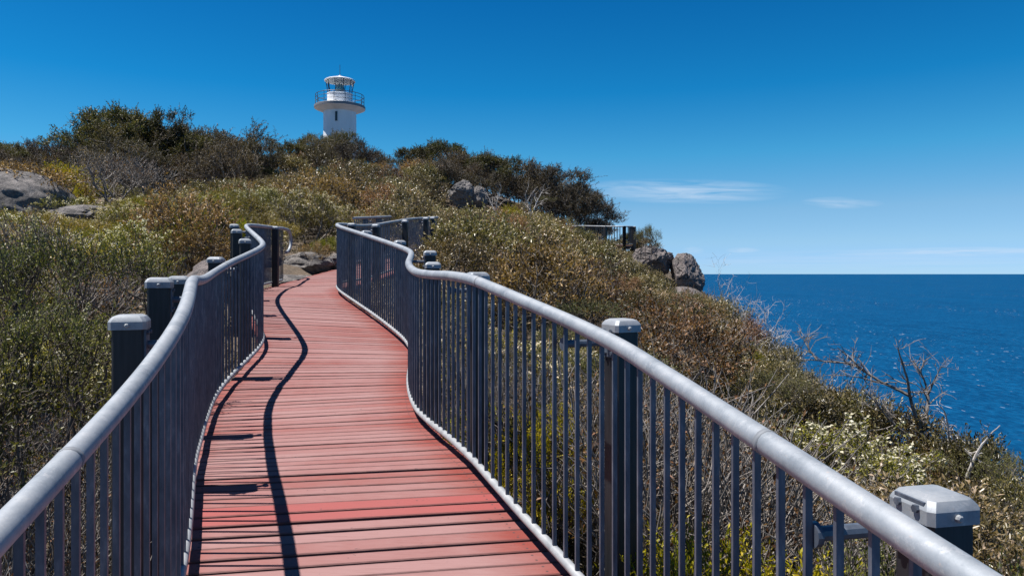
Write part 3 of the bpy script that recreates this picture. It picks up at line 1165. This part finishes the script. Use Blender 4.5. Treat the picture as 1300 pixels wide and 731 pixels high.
L_NEEDLE = m_leaf('dark_needle', [(0, (.020, .015, .009)), (.45, (.056, .044, .024)), (.75, (.095, .078, .040)), (1, (.16, .125, .07))], .55)

PROTO = {}


def proto(kind, n, **kw):
    PROTO[kind] = []
    for i in range(n):
        c, s, b_ = make_plant(seed=hash_(kind) + i * 17, **kw)
        q = c if kw.get('bare', 0) < .5 else s
        co = np.empty(len(q.vertices) * 3, np.float32)
        q.vertices.foreach_get('co', co)
        co = co.reshape(-1, 3)
        PROTO[kind].append((c, s, b_, float(np.percentile(np.hypot(co[:, 0], co[:, 1]), 92)), float(np.percentile(co[:, 2], 99.3))))


def hash_(t):
    return sum((i + 1) * ord(ch) for i, ch in enumerate(t))


proto('scrub_bush', 5, R=1.15, H=1.6, zc=.38, K=62, twigs=15, tl=.27, nl=9, ll=.066, lw=.026, up=.5, leafm=L_SCRUB, barkm=GREY, bare=.12, flat=.3)
proto('russet_bush', 4, R=1.1, H=1.5, zc=.38, K=58, twigs=15, tl=.26, nl=8, ll=.058, lw=.024, up=.5, leafm=L_BROWN, barkm=GREY, bare=.2, flat=.3)
proto('flowering_heath', 3, R=.75, H=.85, zc=.35, K=44, twigs=18, tl=.17, nl=13, ll=.026, lw=.010, up=.75, leafm=L_HEATH, barkm=GREY, flowm=FLOWER, flowers=.30, shell=.6)
proto('heath_bush', 3, R=.75, H=.8, zc=.35, K=44, twigs=18, tl=.18, nl=14, ll=.028, lw=.010, up=.8, leafm=L_HEATH, barkm=GREY, flowm=FLOWER, flowers=.05, shell=.6)
proto('lime_bush', 2, R=.7, H=.8, zc=.38, K=44, twigs=18, tl=.17, nl=14, ll=.028, lw=.011, up=.7, leafm=L_LIME, barkm=BARK, shell=.6)
proto('tea_tree_bush', 4, R=.95, H=1.6, zc=.78, K=40, twigs=22, tl=.19, nl=13, ll=.023, lw=.0105, up=.5, leafm=L_TEA, barkm=BARK, bare=.2, stems=6, stemr=.036, shell=.55, sprawl=.7, lobamp=1.5)
proto('twiggy_shrub', 3, R=.75, H=1.15, zc=.4, K=34, twigs=11, tl=.30, nl=6, ll=.035, lw=.014, up=.9, leafm=L_BROWN, barkm=GREY, bare=.65, stems=9, stemr=.014, twr=.0042)
proto('bare_shrub', 3, R=.7, H=1.2, zc=.4, K=22, twigs=6, tl=.36, nl=0, up=.7, leafm=L_BROWN, barkm=DRIFT, bare=1.0, stems=6, stemr=.018, twr=.0045, lobamp=1.8)
proto('coast_tree', 4, R=1.7, H=3.4, zc=.55, K=95, twigs=15, tl=.34, nl=10, ll=.085, lw=.034, up=.45, leafm=L_TREE, barkm=BARK, bare=.06, stems=4, stemr=.06, shell=.5, sprawl=.5, twr=.006, lobes=8, lobamp=2.2)
proto('needle_bush', 4, R=1.3, H=2.1, zc=.42, K=75, twigs=16, tl=.34, nl=12, ll=.075, lw=.020, up=.6, leafm=L_NEEDLE, barkm=GREY, bare=.15, stems=6, stemr=.03, shell=.5, twr=.005, lobes=8, lobamp=2.0)
proto('green_bush', 2, R=1.0, H=1.2, zc=.4, K=60, twigs=16, tl=.24, nl=11, ll=.05, lw=.02, up=.5, leafm=L_LIME, barkm=BARK, shell=.5)
proto('grey_brush', 2, R=1.4, H=1.8, zc=.5, K=46, twigs=11, tl=.36, nl=7, ll=.05, lw=.02, up=.6, leafm=L_BROWN, barkm=GREY, bare=.6, stems=7, stemr=.04, twr=.007, sprawl=.6)

# ------------------------------------------------------------------ plants: placing
SKU = np.array([-200, 0, 30, 60, 90, 110, 125, 150, 170, 200, 225, 245, 262, 290, 315, 340, 360, 390, 420, 450, 470, 500, 525, 560, 590, 605, 640, 680, 720, 750, 765, 778, 800, 830, 842, 862, 885, 900, 920, 940, 970, 1000, 1030, 1080, 1130, 1180, 1230, 1270, 1300, 1500])
SKV = np.array([190, 190, 196, 190, 180, 168, 155, 148, 168, 150, 160, 182, 176, 171, 180, 203, 190, 178, 177, 183, 205, 206, 196, 188, 200, 198, 205, 222, 232, 246, 262, 288, 295, 300, 330, 350, 366, 372, 384, 402, 440, 470, 482, 492, 520, 545, 560, 590, 606, 720])


def vlimit(u, Y, r_px, kind=''):
    """highest picture row a plant standing there may reach (so that it leaves open what the photo leaves open)"""
    us = np.linspace(u - r_px * .6, u + r_px * .6, 5)
    v = float(np.max(np.interp(us, SKU, SKV)[1:4]))

    def over(a, b_):
        return u + r_px * .75 > a and u - r_px * .75 < b_
    low = kind in ('flowering_heath', 'heath_bush', 'lime_bush', 'twiggy_shrub')
    mid = kind in ('scrub_bush', 'russet_bush', 'tea_tree_bush')
    if low and u < 420 and Y > 9:
        v = max(v, float(np.interp(u, [0, 60, 120, 250, 330, 420], [240, 240, 262, 238, 236, 240])))
    if (low or mid) and Y < 44:
        v = max(v, float(np.interp(u, [0, 60, 100, 160, 230, 330, 400, 430, 500, 560, 640, 700, 740], [205, 205, 215, 240, 232, 226, 216, 206, 214, 224, 258, 276, 296])))
    if Y < 18 and over(-60, 128):
        v = max(v, 268 if u < 70 else 278)
    if Y < 46.5 and over(566, 622):
        v = max(v, 264)
    if Y < 40 and over(740, 806):
        v = max(v, 303)
    if Y < 38.5 and over(798, 852):
        v = max(v, 346)
    if Y < 37 and over(842, 888):
        v = max(v, 366)
    if 10 < Y < 18 and over(428, 530):
        v = max(v, 300)
    if 9 < Y < 14 and over(340, 430):
        v = max(v, 352)
    if Y < 9 and over(255, 420):
        v = max(v, 420)
    if 9 < Y < 16 and 290 < u < 345:
        v = max(v, 285)
    if 3 < Y < 9 and 195 < u < 300:
        v = max(v, 372)
    if Y < 12 and u > 520:
        v = max(v, float(np.interp(u, [520, 600, 700, 850, 1000, 1150, 1300], [352, 372, 410, 440, 500, 575, 620])))
    return v


def corridor(x, y, m):
    if y < -2 or y > 19.3:
        return False
    rx = r_at(y)[0]
    lx = l_at(y)[0]
    if 13.3 < y < 15.6 and -5.9 < x < lx:      # granite opening
        return True
    return lx - m < x < rx + m


prng = random.Random(11)
COUNT = {}
placed = []
INFO = {
    'scrub_bush': ('bush', 'olive leathery-leaved scrub bush'),
    'russet_bush': ('bush', 'russet brown scrub bush'),
    'flowering_heath': ('heath', 'low heath bush dotted with white blossom'),
    'heath_bush': ('heath', 'low yellow-green heath bush without much blossom'),
    'lime_bush': ('bush', 'bright lime-yellow small bush'),
    'tea_tree_bush': ('bush', 'grey-green small-leaved bush with dark bent stems'),
    'twiggy_shrub': ('shrub', 'almost leafless grey twiggy shrub'),
    'bare_shrub': ('shrub', 'leafless bleached shrub'),
    'coast_tree': ('tree', 'dark green coastal tree with open crown'),
    'needle_bush': ('bush', 'dark brown-green needle-leaved bush'),
    'green_bush': ('bush', 'bright green rounded bush'),
    'grey_brush': ('shrub', 'wide grey brittle-branched dead-looking shrub'),
}


def zone(x, y):
    if y < 12.5 and x > -2.0:
        return 'close to the seaward railing' if x < r_at(y)[0] + 2.2 else 'on slope near the cliff edge'
    if y < 9:
        return 'beside landward railing posts'
    if x < -4.0 and y < 24:
        return 'in heath around the granite dome'
    if x > -4.0 and y < 24:
        return 'beyond the boardwalk\'s far bend'
    if y < 38:
        return 'on the middle hillside' if x < 0 else 'below the lookout boulders'
    if x < -19:
        return 'on crest beyond granite dome'
    if x < -11:
        return 'on crest below the lighthouse'
    return 'on ridge between lighthouse and lookout'


def plant(kind, x, y, h, wide=1.0, label=None, force=False, min_h=.16, var=None, group=None, sink=0.0):
    z = gz(x, y)
    i = prng.randrange(len(PROTO[kind])) if var is None else var
    c, s, both, R, H = PROTO[kind][i]
    sc = h / H
    if y > .6 and not force:
        u = 650 + 900 * x / y
        rp = R * sc * wide * 900 / y
        vl = vlimit(u, y, rp, kind)
        if kind in ('coast_tree', 'needle_bush'):
            vl += prng.uniform(-12, 26)
        hmax = (347 - vl) / 900 * y - z
        if hmax < min_h:
            return None
        if h > hmax * .97:
            sc *= hmax * .97 / h
            wide = min(wide * 1.25, wide * (h / (hmax * .97)) ** .5)
    if -1.5 < y < 19 and not corridor(x, y, 0):
        dist = min(abs(x - r_at(yq)[0]) for yq in (y - .5, y, y + .5)) if x > r_at(y)[0] else min(abs(x - l_at(yq)[0]) for yq in (y - .5, y, y + .5))
        wide = min(wide, max(.35, (dist * .93) / (R * sc * 1.08)))
    zn = zone(x, y)
    cat, base = INFO[kind]
    lab = label or (base + ' ' + zn)
    grp = group or (None if label else (base + ' ' + zn))
    rz = prng.uniform(0, 6.28)
    scale = (sc * wide, sc * wide * prng.uniform(.9, 1.1), sc)
    far = (sc * H * 900 / max(y, 1)) < 60
    if far or c is None:
        o = obj(kind, both, None, (x, y, z - sink), rz)
        o.scale = scale
        tag(o, lab, cat, grp)
    else:
        o = empty(kind, (x, y, z - sink), rz)
        o.scale = scale
        tag(o, lab, cat, grp)
        obj('crown', c, o)
        obj('stems', s, o)
    COUNT[kind] = COUNT.get(kind, 0) + 1
    placed.append((x, y, R * sc * wide))
    return o


def free(x, y, d):
    for a, b_, q in placed:
        if (a - x) ** 2 + (b_ - y) ** 2 < d * d:
            return False
    return True


# --- named plants seen one by one
def P_(u, d, **kw):
    return ((u - 650) / 900 * d, d)


def named(kind, u, d, vtop, label, wide=1.0, var=None):
    x, y_ = P_(u, d)
    if kind in ('coast_tree', 'needle_bush'):
        vtop -= 8                       # crowns end in loose sprigs
    h_ = (347 - vtop) / 900 * d - gz(x, y_)
    return plant(kind, x, y_, max(h_, .4), wide, label, True, var=var)


named('coast_tree', 146, 40, 147, 'tall dark tree with round open crown on the crest beyond the granite dome', .95, 0)
named('coast_tree', 200, 41, 148, 'tall dark tree with ragged crown, tallest of the crest trees', .95, 1)
named('coast_tree', 228, 42, 165, 'dark tree leaning against the ragged tallest crest tree', 1.0, 2)
named('coast_tree', 112, 42, 166, 'dark tree at the outer end of the tall crest clump', 1.0, 3)
named('needle_bush', 290, 44, 170, 'dense blackish bush, highest of the dark thicket on the crest', 1.35, 0)
named('needle_bush', 262, 43, 178, 'dense blackish bush joining the crest trees to the dark thicket', 1.3, 1)
named('needle_bush', 318, 45, 182, 'dense blackish bush sloping down from the dark thicket towards lighthouse', 1.2, 2)
for u_, d_, v_, k_, l_ in ((60, 39, 184, 'needle_bush', 'dark bush at the landward end of the crest thicket'), (172, 40, 172, 'needle_bush', 'dark bush filling the gap between the two tallest crest trees'),
                           (20, 37, 190, 'coast_tree', 'dark green tree low on the crest above the granite dome'), (246, 41, 184, 'coast_tree', 'dark tree at the foot of the leaning crest tree'),
                           (345, 47, 203, 'needle_bush', 'dark low bush in the dip before the lighthouse'), (368, 52, 187, 'coast_tree', 'small dark tree at the lighthouse side of the dip'),
                           (470, 55, 200, 'needle_bush', 'dark bush on the crest just seaward of the lighthouse'), (525, 53, 196, 'coast_tree', 'dark tree on the crest between lighthouse and rounded ridge tree'),
                           (590, 51, 200, 'needle_bush', 'dark bush wedged between the rounded and the spreading ridge trees'), (655, 49, 212, 'needle_bush', 'dark bush on the ridge behind the white forked dead tree')):
    named(k_, u_, d_, v_, l_, 1.2)
named('needle_bush', 412, 54, 180, 'dark bush between the two low trees at the lighthouse foot', 1.2, 0)
named('needle_bush', 455, 54, 184, 'dark bush beside the grey-limbed low tree below the lighthouse', 1.2, 3)
named('coast_tree', 395, 56, 178, 'broad low tree just in front of the lighthouse foot', 1.25, 1)
named('coast_tree', 430, 57, 178, 'grey-limbed low tree hiding the foot of the lighthouse tower', 1.2, 2)
named('coast_tree', 562, 54, 189, 'rounded dark tree on the ridge above the squarish tor', 1.2, 0)
named('coast_tree', 622, 52, 203, 'dark spreading tree on the ridge past the squarish tor', 1.1, 3)
named('needle_bush', 690, 48, 222, 'wind-shorn dark bush on the ridge above the lookout', 1.5, 1)
named('needle_bush', 728, 46, 240, 'wind-shorn dark bush sloping down to the lookout railing', 1.4, 2)
named('needle_bush', 752, 45.5, 256, 'last wind-shorn dark bush right behind the lookout railing', 1.2, 3)
named('green_bush', 648, 36, 262, 'bright yellow-green bush among grey branches under the ridge', .9, 0)
named('green_bush', 84, 24, 208, 'bright green rounded bush behind the granite dome', 1.1, 1)
named('green_bush', 104, 21.5, 236, 'small lime-green bush at the edge of the pale granite slab', .7, 0)
named('grey_brush', 165, 22, 196, 'large grey brittle shrub of tangled bare branches behind the heath', 1.15, 0)
named('grey_brush', 130, 26, 190, 'brownish bare-branched shrub behind the bright green rounded bush', 1.1, 1)
named('tea_tree_bush', 822, 38.0, 286, 'lone small dark bush on top of the cracked boulder', .5, 0)
named('lime_bush', 690, 4.5, 520, 'lime-yellow bush seen through the seaward balusters', 1.1, 0)
named('lime_bush', 905, 2.95, 688, 'lime-yellow bush at the foot of the seaward railing', 1.2, 1)
named('lime_bush', 965, 3.15, 696, 'low lime-yellow tuft next to the bush at the foot of the seaward railing', .9, 0)
named('lime_bush', 600, 5.4, 505, 'lime-yellow bush close behind the seaward railing at its first bend', 1.0, 1)
named('flowering_heath', 1040, 8.2, 532, 'white blossoming bush on the slope beyond the seaward railing', 1.3, 0)
named('flowering_heath', 640, 7.5, 420, 'tall white blossoming bush close behind the seaward railing', 1.0, 1)
named('green_bush', 965, 19, 448, 'small rounded orange-green bush at the cliff edge', .35, 1)

for u_, d_, v_ in ((740, 4.9, 455), (800, 4.4, 480), (860, 4.2, 490), (650, 4.9, 440), (930, 4.0, 540), (1000, 4.2, 590), (760, 5.2, 450), (880, 5.5, 480), (610, 6.3, 430)):
    named('twiggy_shrub', u_, d_, v_, None, 1.0)
# --- left foreground
for u, d, vt, w, lb_ in ((112, 5.6, 295, 1.0, 'large grey-green bush with dark bent trunks behind the capped landward posts'), (-5, 3.9, 380, .75, 'grey-green bush in front of the large dark-trunked bush beside the landward handrail'),
                         (-85, 5.6, 310, 1.0, 'grey-green bush on the far side of the large dark-trunked bush'), (-110, 3.0, 430, .9, 'low grey-green bush beside the nearest landward handrail')):
    named('tea_tree_bush', u, d, vt, lb_, w)
for u, d, vt in ((70, 3.9, 560), (20, 3.0, 640), (110, 4.6, 540), (165, 5.2, 500), (40, 5.0, 520), (-40, 3.4, 600), (120, 3.4, 620)):
    named('twiggy_shrub', u, d, vt, None, 1.0)
for u, d, vt in ((180, 7.0, 420), (150, 6.4, 470), (205, 8.4, 385), (90, 7.2, 430)):
    named('flowering_heath', u, d, vt, None, 1.0)

# --- scattered cover
def scatter(n, xr, yr, kinds, hr, dmin, tries=14, wide=(1.0, 1.35), cond=None, margin=.55):
    names = [k_ for k_, _ in kinds]
    wts = [w_ for _, w_ in kinds]
    for _ in range(n):
        for _t in range(tries):
            # denser where the camera is close
            x = prng.uniform(*xr)
            y_ = yr[0] + (yr[1] - yr[0]) * prng.random() ** 1.15
            u = 650 + 900 * x / max(y_, .3)
            if y_ > .8 and not (-170 < u < 1470):
                continue
            if corridor(x, y_, margin) or (cond and not cond(x, y_)):
                continue
            xe = float(np.interp(y_, EY, EX))
            if x > xe + 1.6:
                continue
            dd = dmin * (1 + .012 * y_)
            if not free(x, y_, dd):
                continue
            break
        else:
            continue
        kd = prng.choices(names, wts)[0]
        H = PROTO[kd][0][4]
        plant(kd, x, y_, H * prng.uniform(*hr), prng.uniform(*wide))


# tall rounded bushes standing above the rest of the slope
scatter(16, (-4, 8.5), (12, 24), [('scrub_bush', 3), ('russet_bush', 2)], (1.1, 1.5), 2.0, tries=40, wide=(.8, 1.0))
scatter(46, (-7, 9), (22, 44), [('scrub_bush', 3), ('russet_bush', 2.4), ('green_bush', .25)], (1.25, 1.85), 2.5, tries=40, wide=(.75, 1.0), cond=lambda x, y: x > -4.5 - .16 * y)
scatter(16, (-26, -6), (24, 40), [('scrub_bush', 3), ('russet_bush', 2), ('grey_brush', .8)], (1.1, 1.6), 2.4, tries=40, wide=(.8, 1.0))
scatter(22, (-16, -4.2), (8, 24), [('flowering_heath', 3), ('heath_bush', 3), ('lime_bush', .6)], (1.3, 1.8), 1.5, tries=40, wide=(.9, 1.1))
# seaward side, near
scatter(60, (.6, 9), (1.0, 13), [('scrub_bush', 6), ('twiggy_shrub', 2.4), ('flowering_heath', .5), ('tea_tree_bush', 2.4), ('russet_bush', .3), ('lime_bush', .5)], (.55, .9), .85, wide=(.9, 1.2))
# seaward slope
scatter(190, (-3, 12), (11, 40), [('scrub_bush', 6), ('russet_bush', 2.6), ('twiggy_shrub', 1.3), ('flowering_heath', .4), ('tea_tree_bush', .5)], (.75, 1.4), 1.4, wide=(.9, 1.15))
# middle hillside
scatter(170, (-12, 6), (18, 46), [('scrub_bush', 5), ('russet_bush', 3), ('twiggy_shrub', .7), ('tea_tree_bush', 1)], (.8, 1.55), 1.6, wide=(.9, 1.2), cond=lambda x, y: x > -3.5 - .18 * y)
scatter(190, (-7, 11), (11, 46), [('scrub_bush', 4), ('russet_bush', 3), ('twiggy_shrub', 1.4)], (.32, .58), .8, wide=(1.0, 1.3), cond=lambda x, y: x > -3.5 - .1 * y)
# landward heath
scatter(230, (-20, -3.4), (5, 30), [('flowering_heath', 4), ('heath_bush', 4.5), ('lime_bush', .25), ('twiggy_shrub', .8), ('russet_bush', .4)], (.8, 1.25), .62, cond=lambda x, y: x < -3.6 or y > 20, margin=.7)
# landward upper slope
scatter(120, (-34, -6), (26, 52), [('russet_bush', 2), ('needle_bush', 1.2), ('scrub_bush', 2.4), ('grey_brush', .8)], (.9, 1.5), 1.35)
# crest
scatter(95, (-42, 8), (46, 66), [('needle_bush', 3), ('coast_tree', 2)], (.9, 1.8), 1.7, wide=(.9, 1.2))
# left edge under the railing
scatter(26, (-7, -1.0), (1.2, 8.5), [('twiggy_shrub', 2), ('heath_bush', 1)], (.35, .6), .7, margin=1.0)

scatter(60, (-36, -13), (37, 50), [('needle_bush', 3), ('coast_tree', 2)], (1.1, 1.9), 1.2, wide=(.85, 1.1))
scatter(50, (-6, 9), (40, 54), [('needle_bush', 3), ('coast_tree', .6), ('bare_shrub', .7)], (1.0, 1.7), 1.1, wide=(.9, 1.2))
for u, d, vt, kd in ((762, 38.5, 312, 'scrub_bush'), (788, 37, 326, 'russet_bush'), (812, 35, 350, 'scrub_bush'), (845, 33.5, 369, 'scrub_bush'), (705, 41, 293, 'russet_bush'), (563, 44, 262, 'scrub_bush'),
                     (548, 45, 236, 'russet_bush'), (612, 43, 268, 'scrub_bush'), (642, 44, 264, 'scrub_bush'), (735, 40, 300, 'scrub_bush'), (585, 42.5, 268, 'russet_bush'), (800, 39, 318, 'scrub_bush')):
    named(kd, u, d, vt, None, .9)
for q_ in range(13):
    t_ = q_ / 12
    named(('russet_bush', 'scrub_bush', 'twiggy_shrub')[q_ % 3], 722 + 128 * t_, (35.5, 33.5, 37)[q_ % 3], 291 + 72 * t_ - (2, 9, 5)[q_ % 3], None, .8)
# cliff-edge bare shrubs
for u, d, vt in ((908, 30, 362), (950, 25, 400), (1000, 20, 436), (968, 24, 412), (1035, 16.5, 455), (930, 31, 372), (1090, 14, 480), (1212, 11.5, 530), (1285, 10, 588), (862, 30, 370)):
    named('bare_shrub', u, d, vt, 'leafless bleached shrub standing up against the sea on the cliff edge', .6)
    o = S.collection.objects
for o in list(COL.objects):
    if o.get('label', '').startswith('leafless bleached shrub standing'):
        o['group'] = 'bare shrubs along the cliff edge'
    if o.get('label') is None and o.parent is None and o.name.startswith('tea_tree'):
        o['label'] = INFO['tea_tree_bush'][1]

for u, d, vt, kd in ((915, 27, 378, 'scrub_bush'), (942, 24, 402, 'russet_bush'), (975, 21, 430, 'scrub_bush'), (1010, 18, 462, 'scrub_bush'), (1060, 14.5, 486, 'scrub_bush'), (1100, 13, 498, 'scrub_bush'),
                     (1140, 12.4, 515, 'scrub_bush'), (1215, 11.2, 548, 'scrub_bush'), (1250, 10.5, 572, 'tea_tree_bush'), (1290, 9.6, 600, 'scrub_bush'), (890, 30, 372, 'russet_bush'), (1185, 11.4, 556, 'russet_bush')):
    named(kd, u, d, vt, None, .8)

# ------------------------------------------------------------------ dead trees


def dead_tree(name, label, limbs, m, r0, seed, twigs=6, tl=.5, jit=.25):
    """limbs: list of (pixel polyline, distance, start radius factor)"""
    r = np.random.default_rng(seed)
    base = px(*limbs[0][0][0], limbs[0][1])
    root = empty(name, tuple(base))
    tag(root, label, 'dead tree')
    for q, (poly, d, rf_) in enumerate(limbs):
        P = np.array([px(u, v, d + (jit * (i / max(len(poly) - 1, 1)) * (1 if q % 2 else -1))) for i, (u, v) in enumerate(poly)])
        P = spline(P, .06) if len(P) > 2 else P
        P = P + np.cumsum(r.normal(size=P.shape) * .004, axis=0)
        L = len(P)
        rad = r0 * rf_ * np.linspace(1, .22, L)
        mb_ = MB().tube(P - base, rad, 6)
        # side twigs
        for _ in range(int(twigs * 1.8 * rf_ + 3)):
            i = r.integers(max(L // 4, 1), L)
            i = min(i, L - 1)
            T_ = unit(P[min(i + 1, L - 1)] - P[max(i - 1, 0)])
            dr = unit(T_ * .6 + r.normal(size=3) * .7 + np.array([0, 0, .35]))
            ln_ = tl * r.uniform(.3, 1.0)
            pts = [P[i] - base]
            for k_ in range(4):
                dr = unit(dr + r.normal(size=3) * .28)
                pts.append(pts[-1] + dr * ln_ / 4)
            mb_.tube(pts, np.linspace(rad[i] * .6, .003, 5), 4)
            for _k in range(3):
                j = r.integers(1, 4)
                d2 = unit(dr + r.normal(size=3) * .8)
                mb_.tube([pts[j], pts[j] + d2 * ln_ * .25, pts[j] + (d2 + r.normal(size=3) * .2) * ln_ * .45], [rad[i] * .3 + .002, .004, .002], 3)
        mb_.build('trunk' if q == 0 else 'limb', m, root)
    return root


dead_tree('dead_tree', 'large forked dead tree with long bare limb reaching over the cliff-edge scrub', [
    ([(1172, 590), (1170.6, 551), (1169, 539), (1162, 518), (1157.5, 501.5), (1156, 482), (1151, 462), (1144, 439)], 12, 1.0),
    ([(1169, 539), (1176, 531), (1179.5, 518), (1177, 492), (1169, 475), (1159, 460)], 12, .75),
    ([(1178, 500), (1186, 484), (1193.6, 466)], 12, .4),
    ([(1157, 503), (1139, 493), (1116, 485), (1097, 472), (1084, 460), (1057, 460), (1037, 457), (1011, 457)], 12, .7),
    ([(1097, 472), (1078, 452), (1064, 440)], 12, .4),
    ([(1037, 457), (1028, 446), (1021, 430), (1014, 424)], 12, .4),
    ([(1116, 485), (1080, 474), (1045, 474)], 12, .4),
    ([(1168, 536), (1143, 533), (1123, 528), (1108, 505)], 12, .55),
    ([(1165, 555), (1146, 550), (1130, 538), (1112, 510), (1095, 495)], 11.8, .5)], GREY, .045, 5, 9, .55)
dead_tree('dead_tree', 'short bleached dead stump tree next to the large forked dead tree', [
    ([(1206, 580), (1204, 540), (1203, 520), (1196, 513)], 11.5, 1.0)], PALE, .025, 7, 6, .35)
dead_tree('dead_tree', 'single leaning bleached stem near the lowest part of the cliff edge', [
    ([(1228, 605), (1232, 592), (1246, 566), (1258, 551), (1270, 541)], 10.5, 1.0)], PALE, .028, 9, 4, .25)
dead_tree('dead_tree', 'thin pale dead tree in the scrub below the dark rounded boulder', [
    ([(897, 492), (899, 450), (900, 420), (897, 395)], 16, 1.0), ([(899, 450), (910, 425), (918, 412)], 16, .6)], PALE, .024, 11, 5, .5)
dead_tree('dead_tree', 'slanting pale dead branch in the scrub beside the thin pale dead tree', [
    ([(918, 462), (925, 447), (932, 434), (938, 424)], 15.5, 1.0)], PALE, .024, 13, 3, .3)
dead_tree('dead_tree', 'white forked dead tree in front of the wind-shorn ridge bushes', [
    ([(676, 290), (675, 272), (671, 258), (664, 246)], 38, 1.0), ([(675, 272), (682, 255), (690, 240)], 38, .7)], PALE, .05, 15, 6, 1.1)
dead_tree('dead_tree', 'pale bare tree beside the bright yellow-green bush', [
    ([(630, 290), (629, 265), (632, 248), (636, 240)], 37, 1.0), ([(629, 270), (622, 252), (618, 244)], 37, .6)], PALE, .045, 17, 6, 1.0)
for k_, (u, v, d) in enumerate(((945, 400, 26), (980, 425, 21), (920, 372, 30))):
    dead_tree('dead_tree', ['wispy dead sapling leaning seaward above the cliff', 'wispy dead sapling with fan of fine twigs at the cliff edge', 'wispy dead sapling just below the boulders'][k_], [
        ([(u - 14, v + 70, ), (u - 8, v + 35), (u, v), (u + 10, v - 22)], d, 1.0), ([(u - 8, v + 35), (u + 14, v + 8), (u + 26, v - 8)], d, .6),
        ([(u - 2, v + 10), (u - 10, v - 12), (u - 8, v - 30)], d, .5)], PALE, .022, 21 + k_, 8, .9)

# ------------------------------------------------------------------ undergrowth and litter on the ground
r = np.random.default_rng(77)
n = 9000
uu = r.uniform(-150, 1450, n)
yy = 1.2 + 42 * r.random(n) ** 1.7
xx = (uu - 650) / 900 * yy
xe = np.interp(yy, EY, EX)
ok = xx < xe + 3
rx = np.interp(yy, R_EDGE[:, 1], R_EDGE[:, 0])
lx = np.interp(yy, L_EDGE[:, 1], L_EDGE[:, 0])
ok &= ~((yy < 19.3) & (xx > lx - .15) & (xx < rx + .15))
ok &= ~((yy > 13.2) & (yy < 15.8) & (xx > -5.9) & (xx < lx))
xx, yy = xx[ok], yy[ok]
zz = ground(xx, yy)
m_ = 16
Pn = np.repeat(np.stack([xx, yy, zz], 1), m_, 0)
jit = r.normal(size=Pn.shape) * .16
Pn[:, :2] += jit[:, :2]
D = unit(r.normal(size=Pn.shape) * .55 + np.array([0, 0, .9]))
V, T = leaf_geo(r, Pn, D, .17, .018)
tint = np.repeat(np.clip(r.normal(.5, .22, len(Pn)), 0, 1), 4)
L_LITTER = m_leaf('dry_undergrowth', [(0, (.022, .020, .010)), (.4, (.058, .050, .024)), (.7, (.11, .088, .05)), (1, (.22, .18, .12))], .6)
o = obj('undergrowth', fast_mesh('undergrowth', V, T, tint, [L_LITTER]))
tag(o, 'dry grass and low undergrowth between the bushes', 'undergrowth', None, 'stuff')
# fallen sticks
A = np.stack([xx, yy, zz + .03], 1)[:4500]
ang = r.uniform(0, 6.28, len(A))
ln_ = r.uniform(.15, .6, len(A))
B = A + np.stack([np.cos(ang) * ln_, np.sin(ang) * ln_, r.uniform(0, .22, len(A))], 1)
V, T = prism_geo(A, B, .006, .003)
o = obj('fallen_sticks', fast_mesh('fallen_sticks', V, T, None, [GREY]))
tag(o, 'grey fallen sticks lying between the bushes', 'sticks', None, 'stuff')
print('PLANTS', COUNT, sum(COUNT.values()))
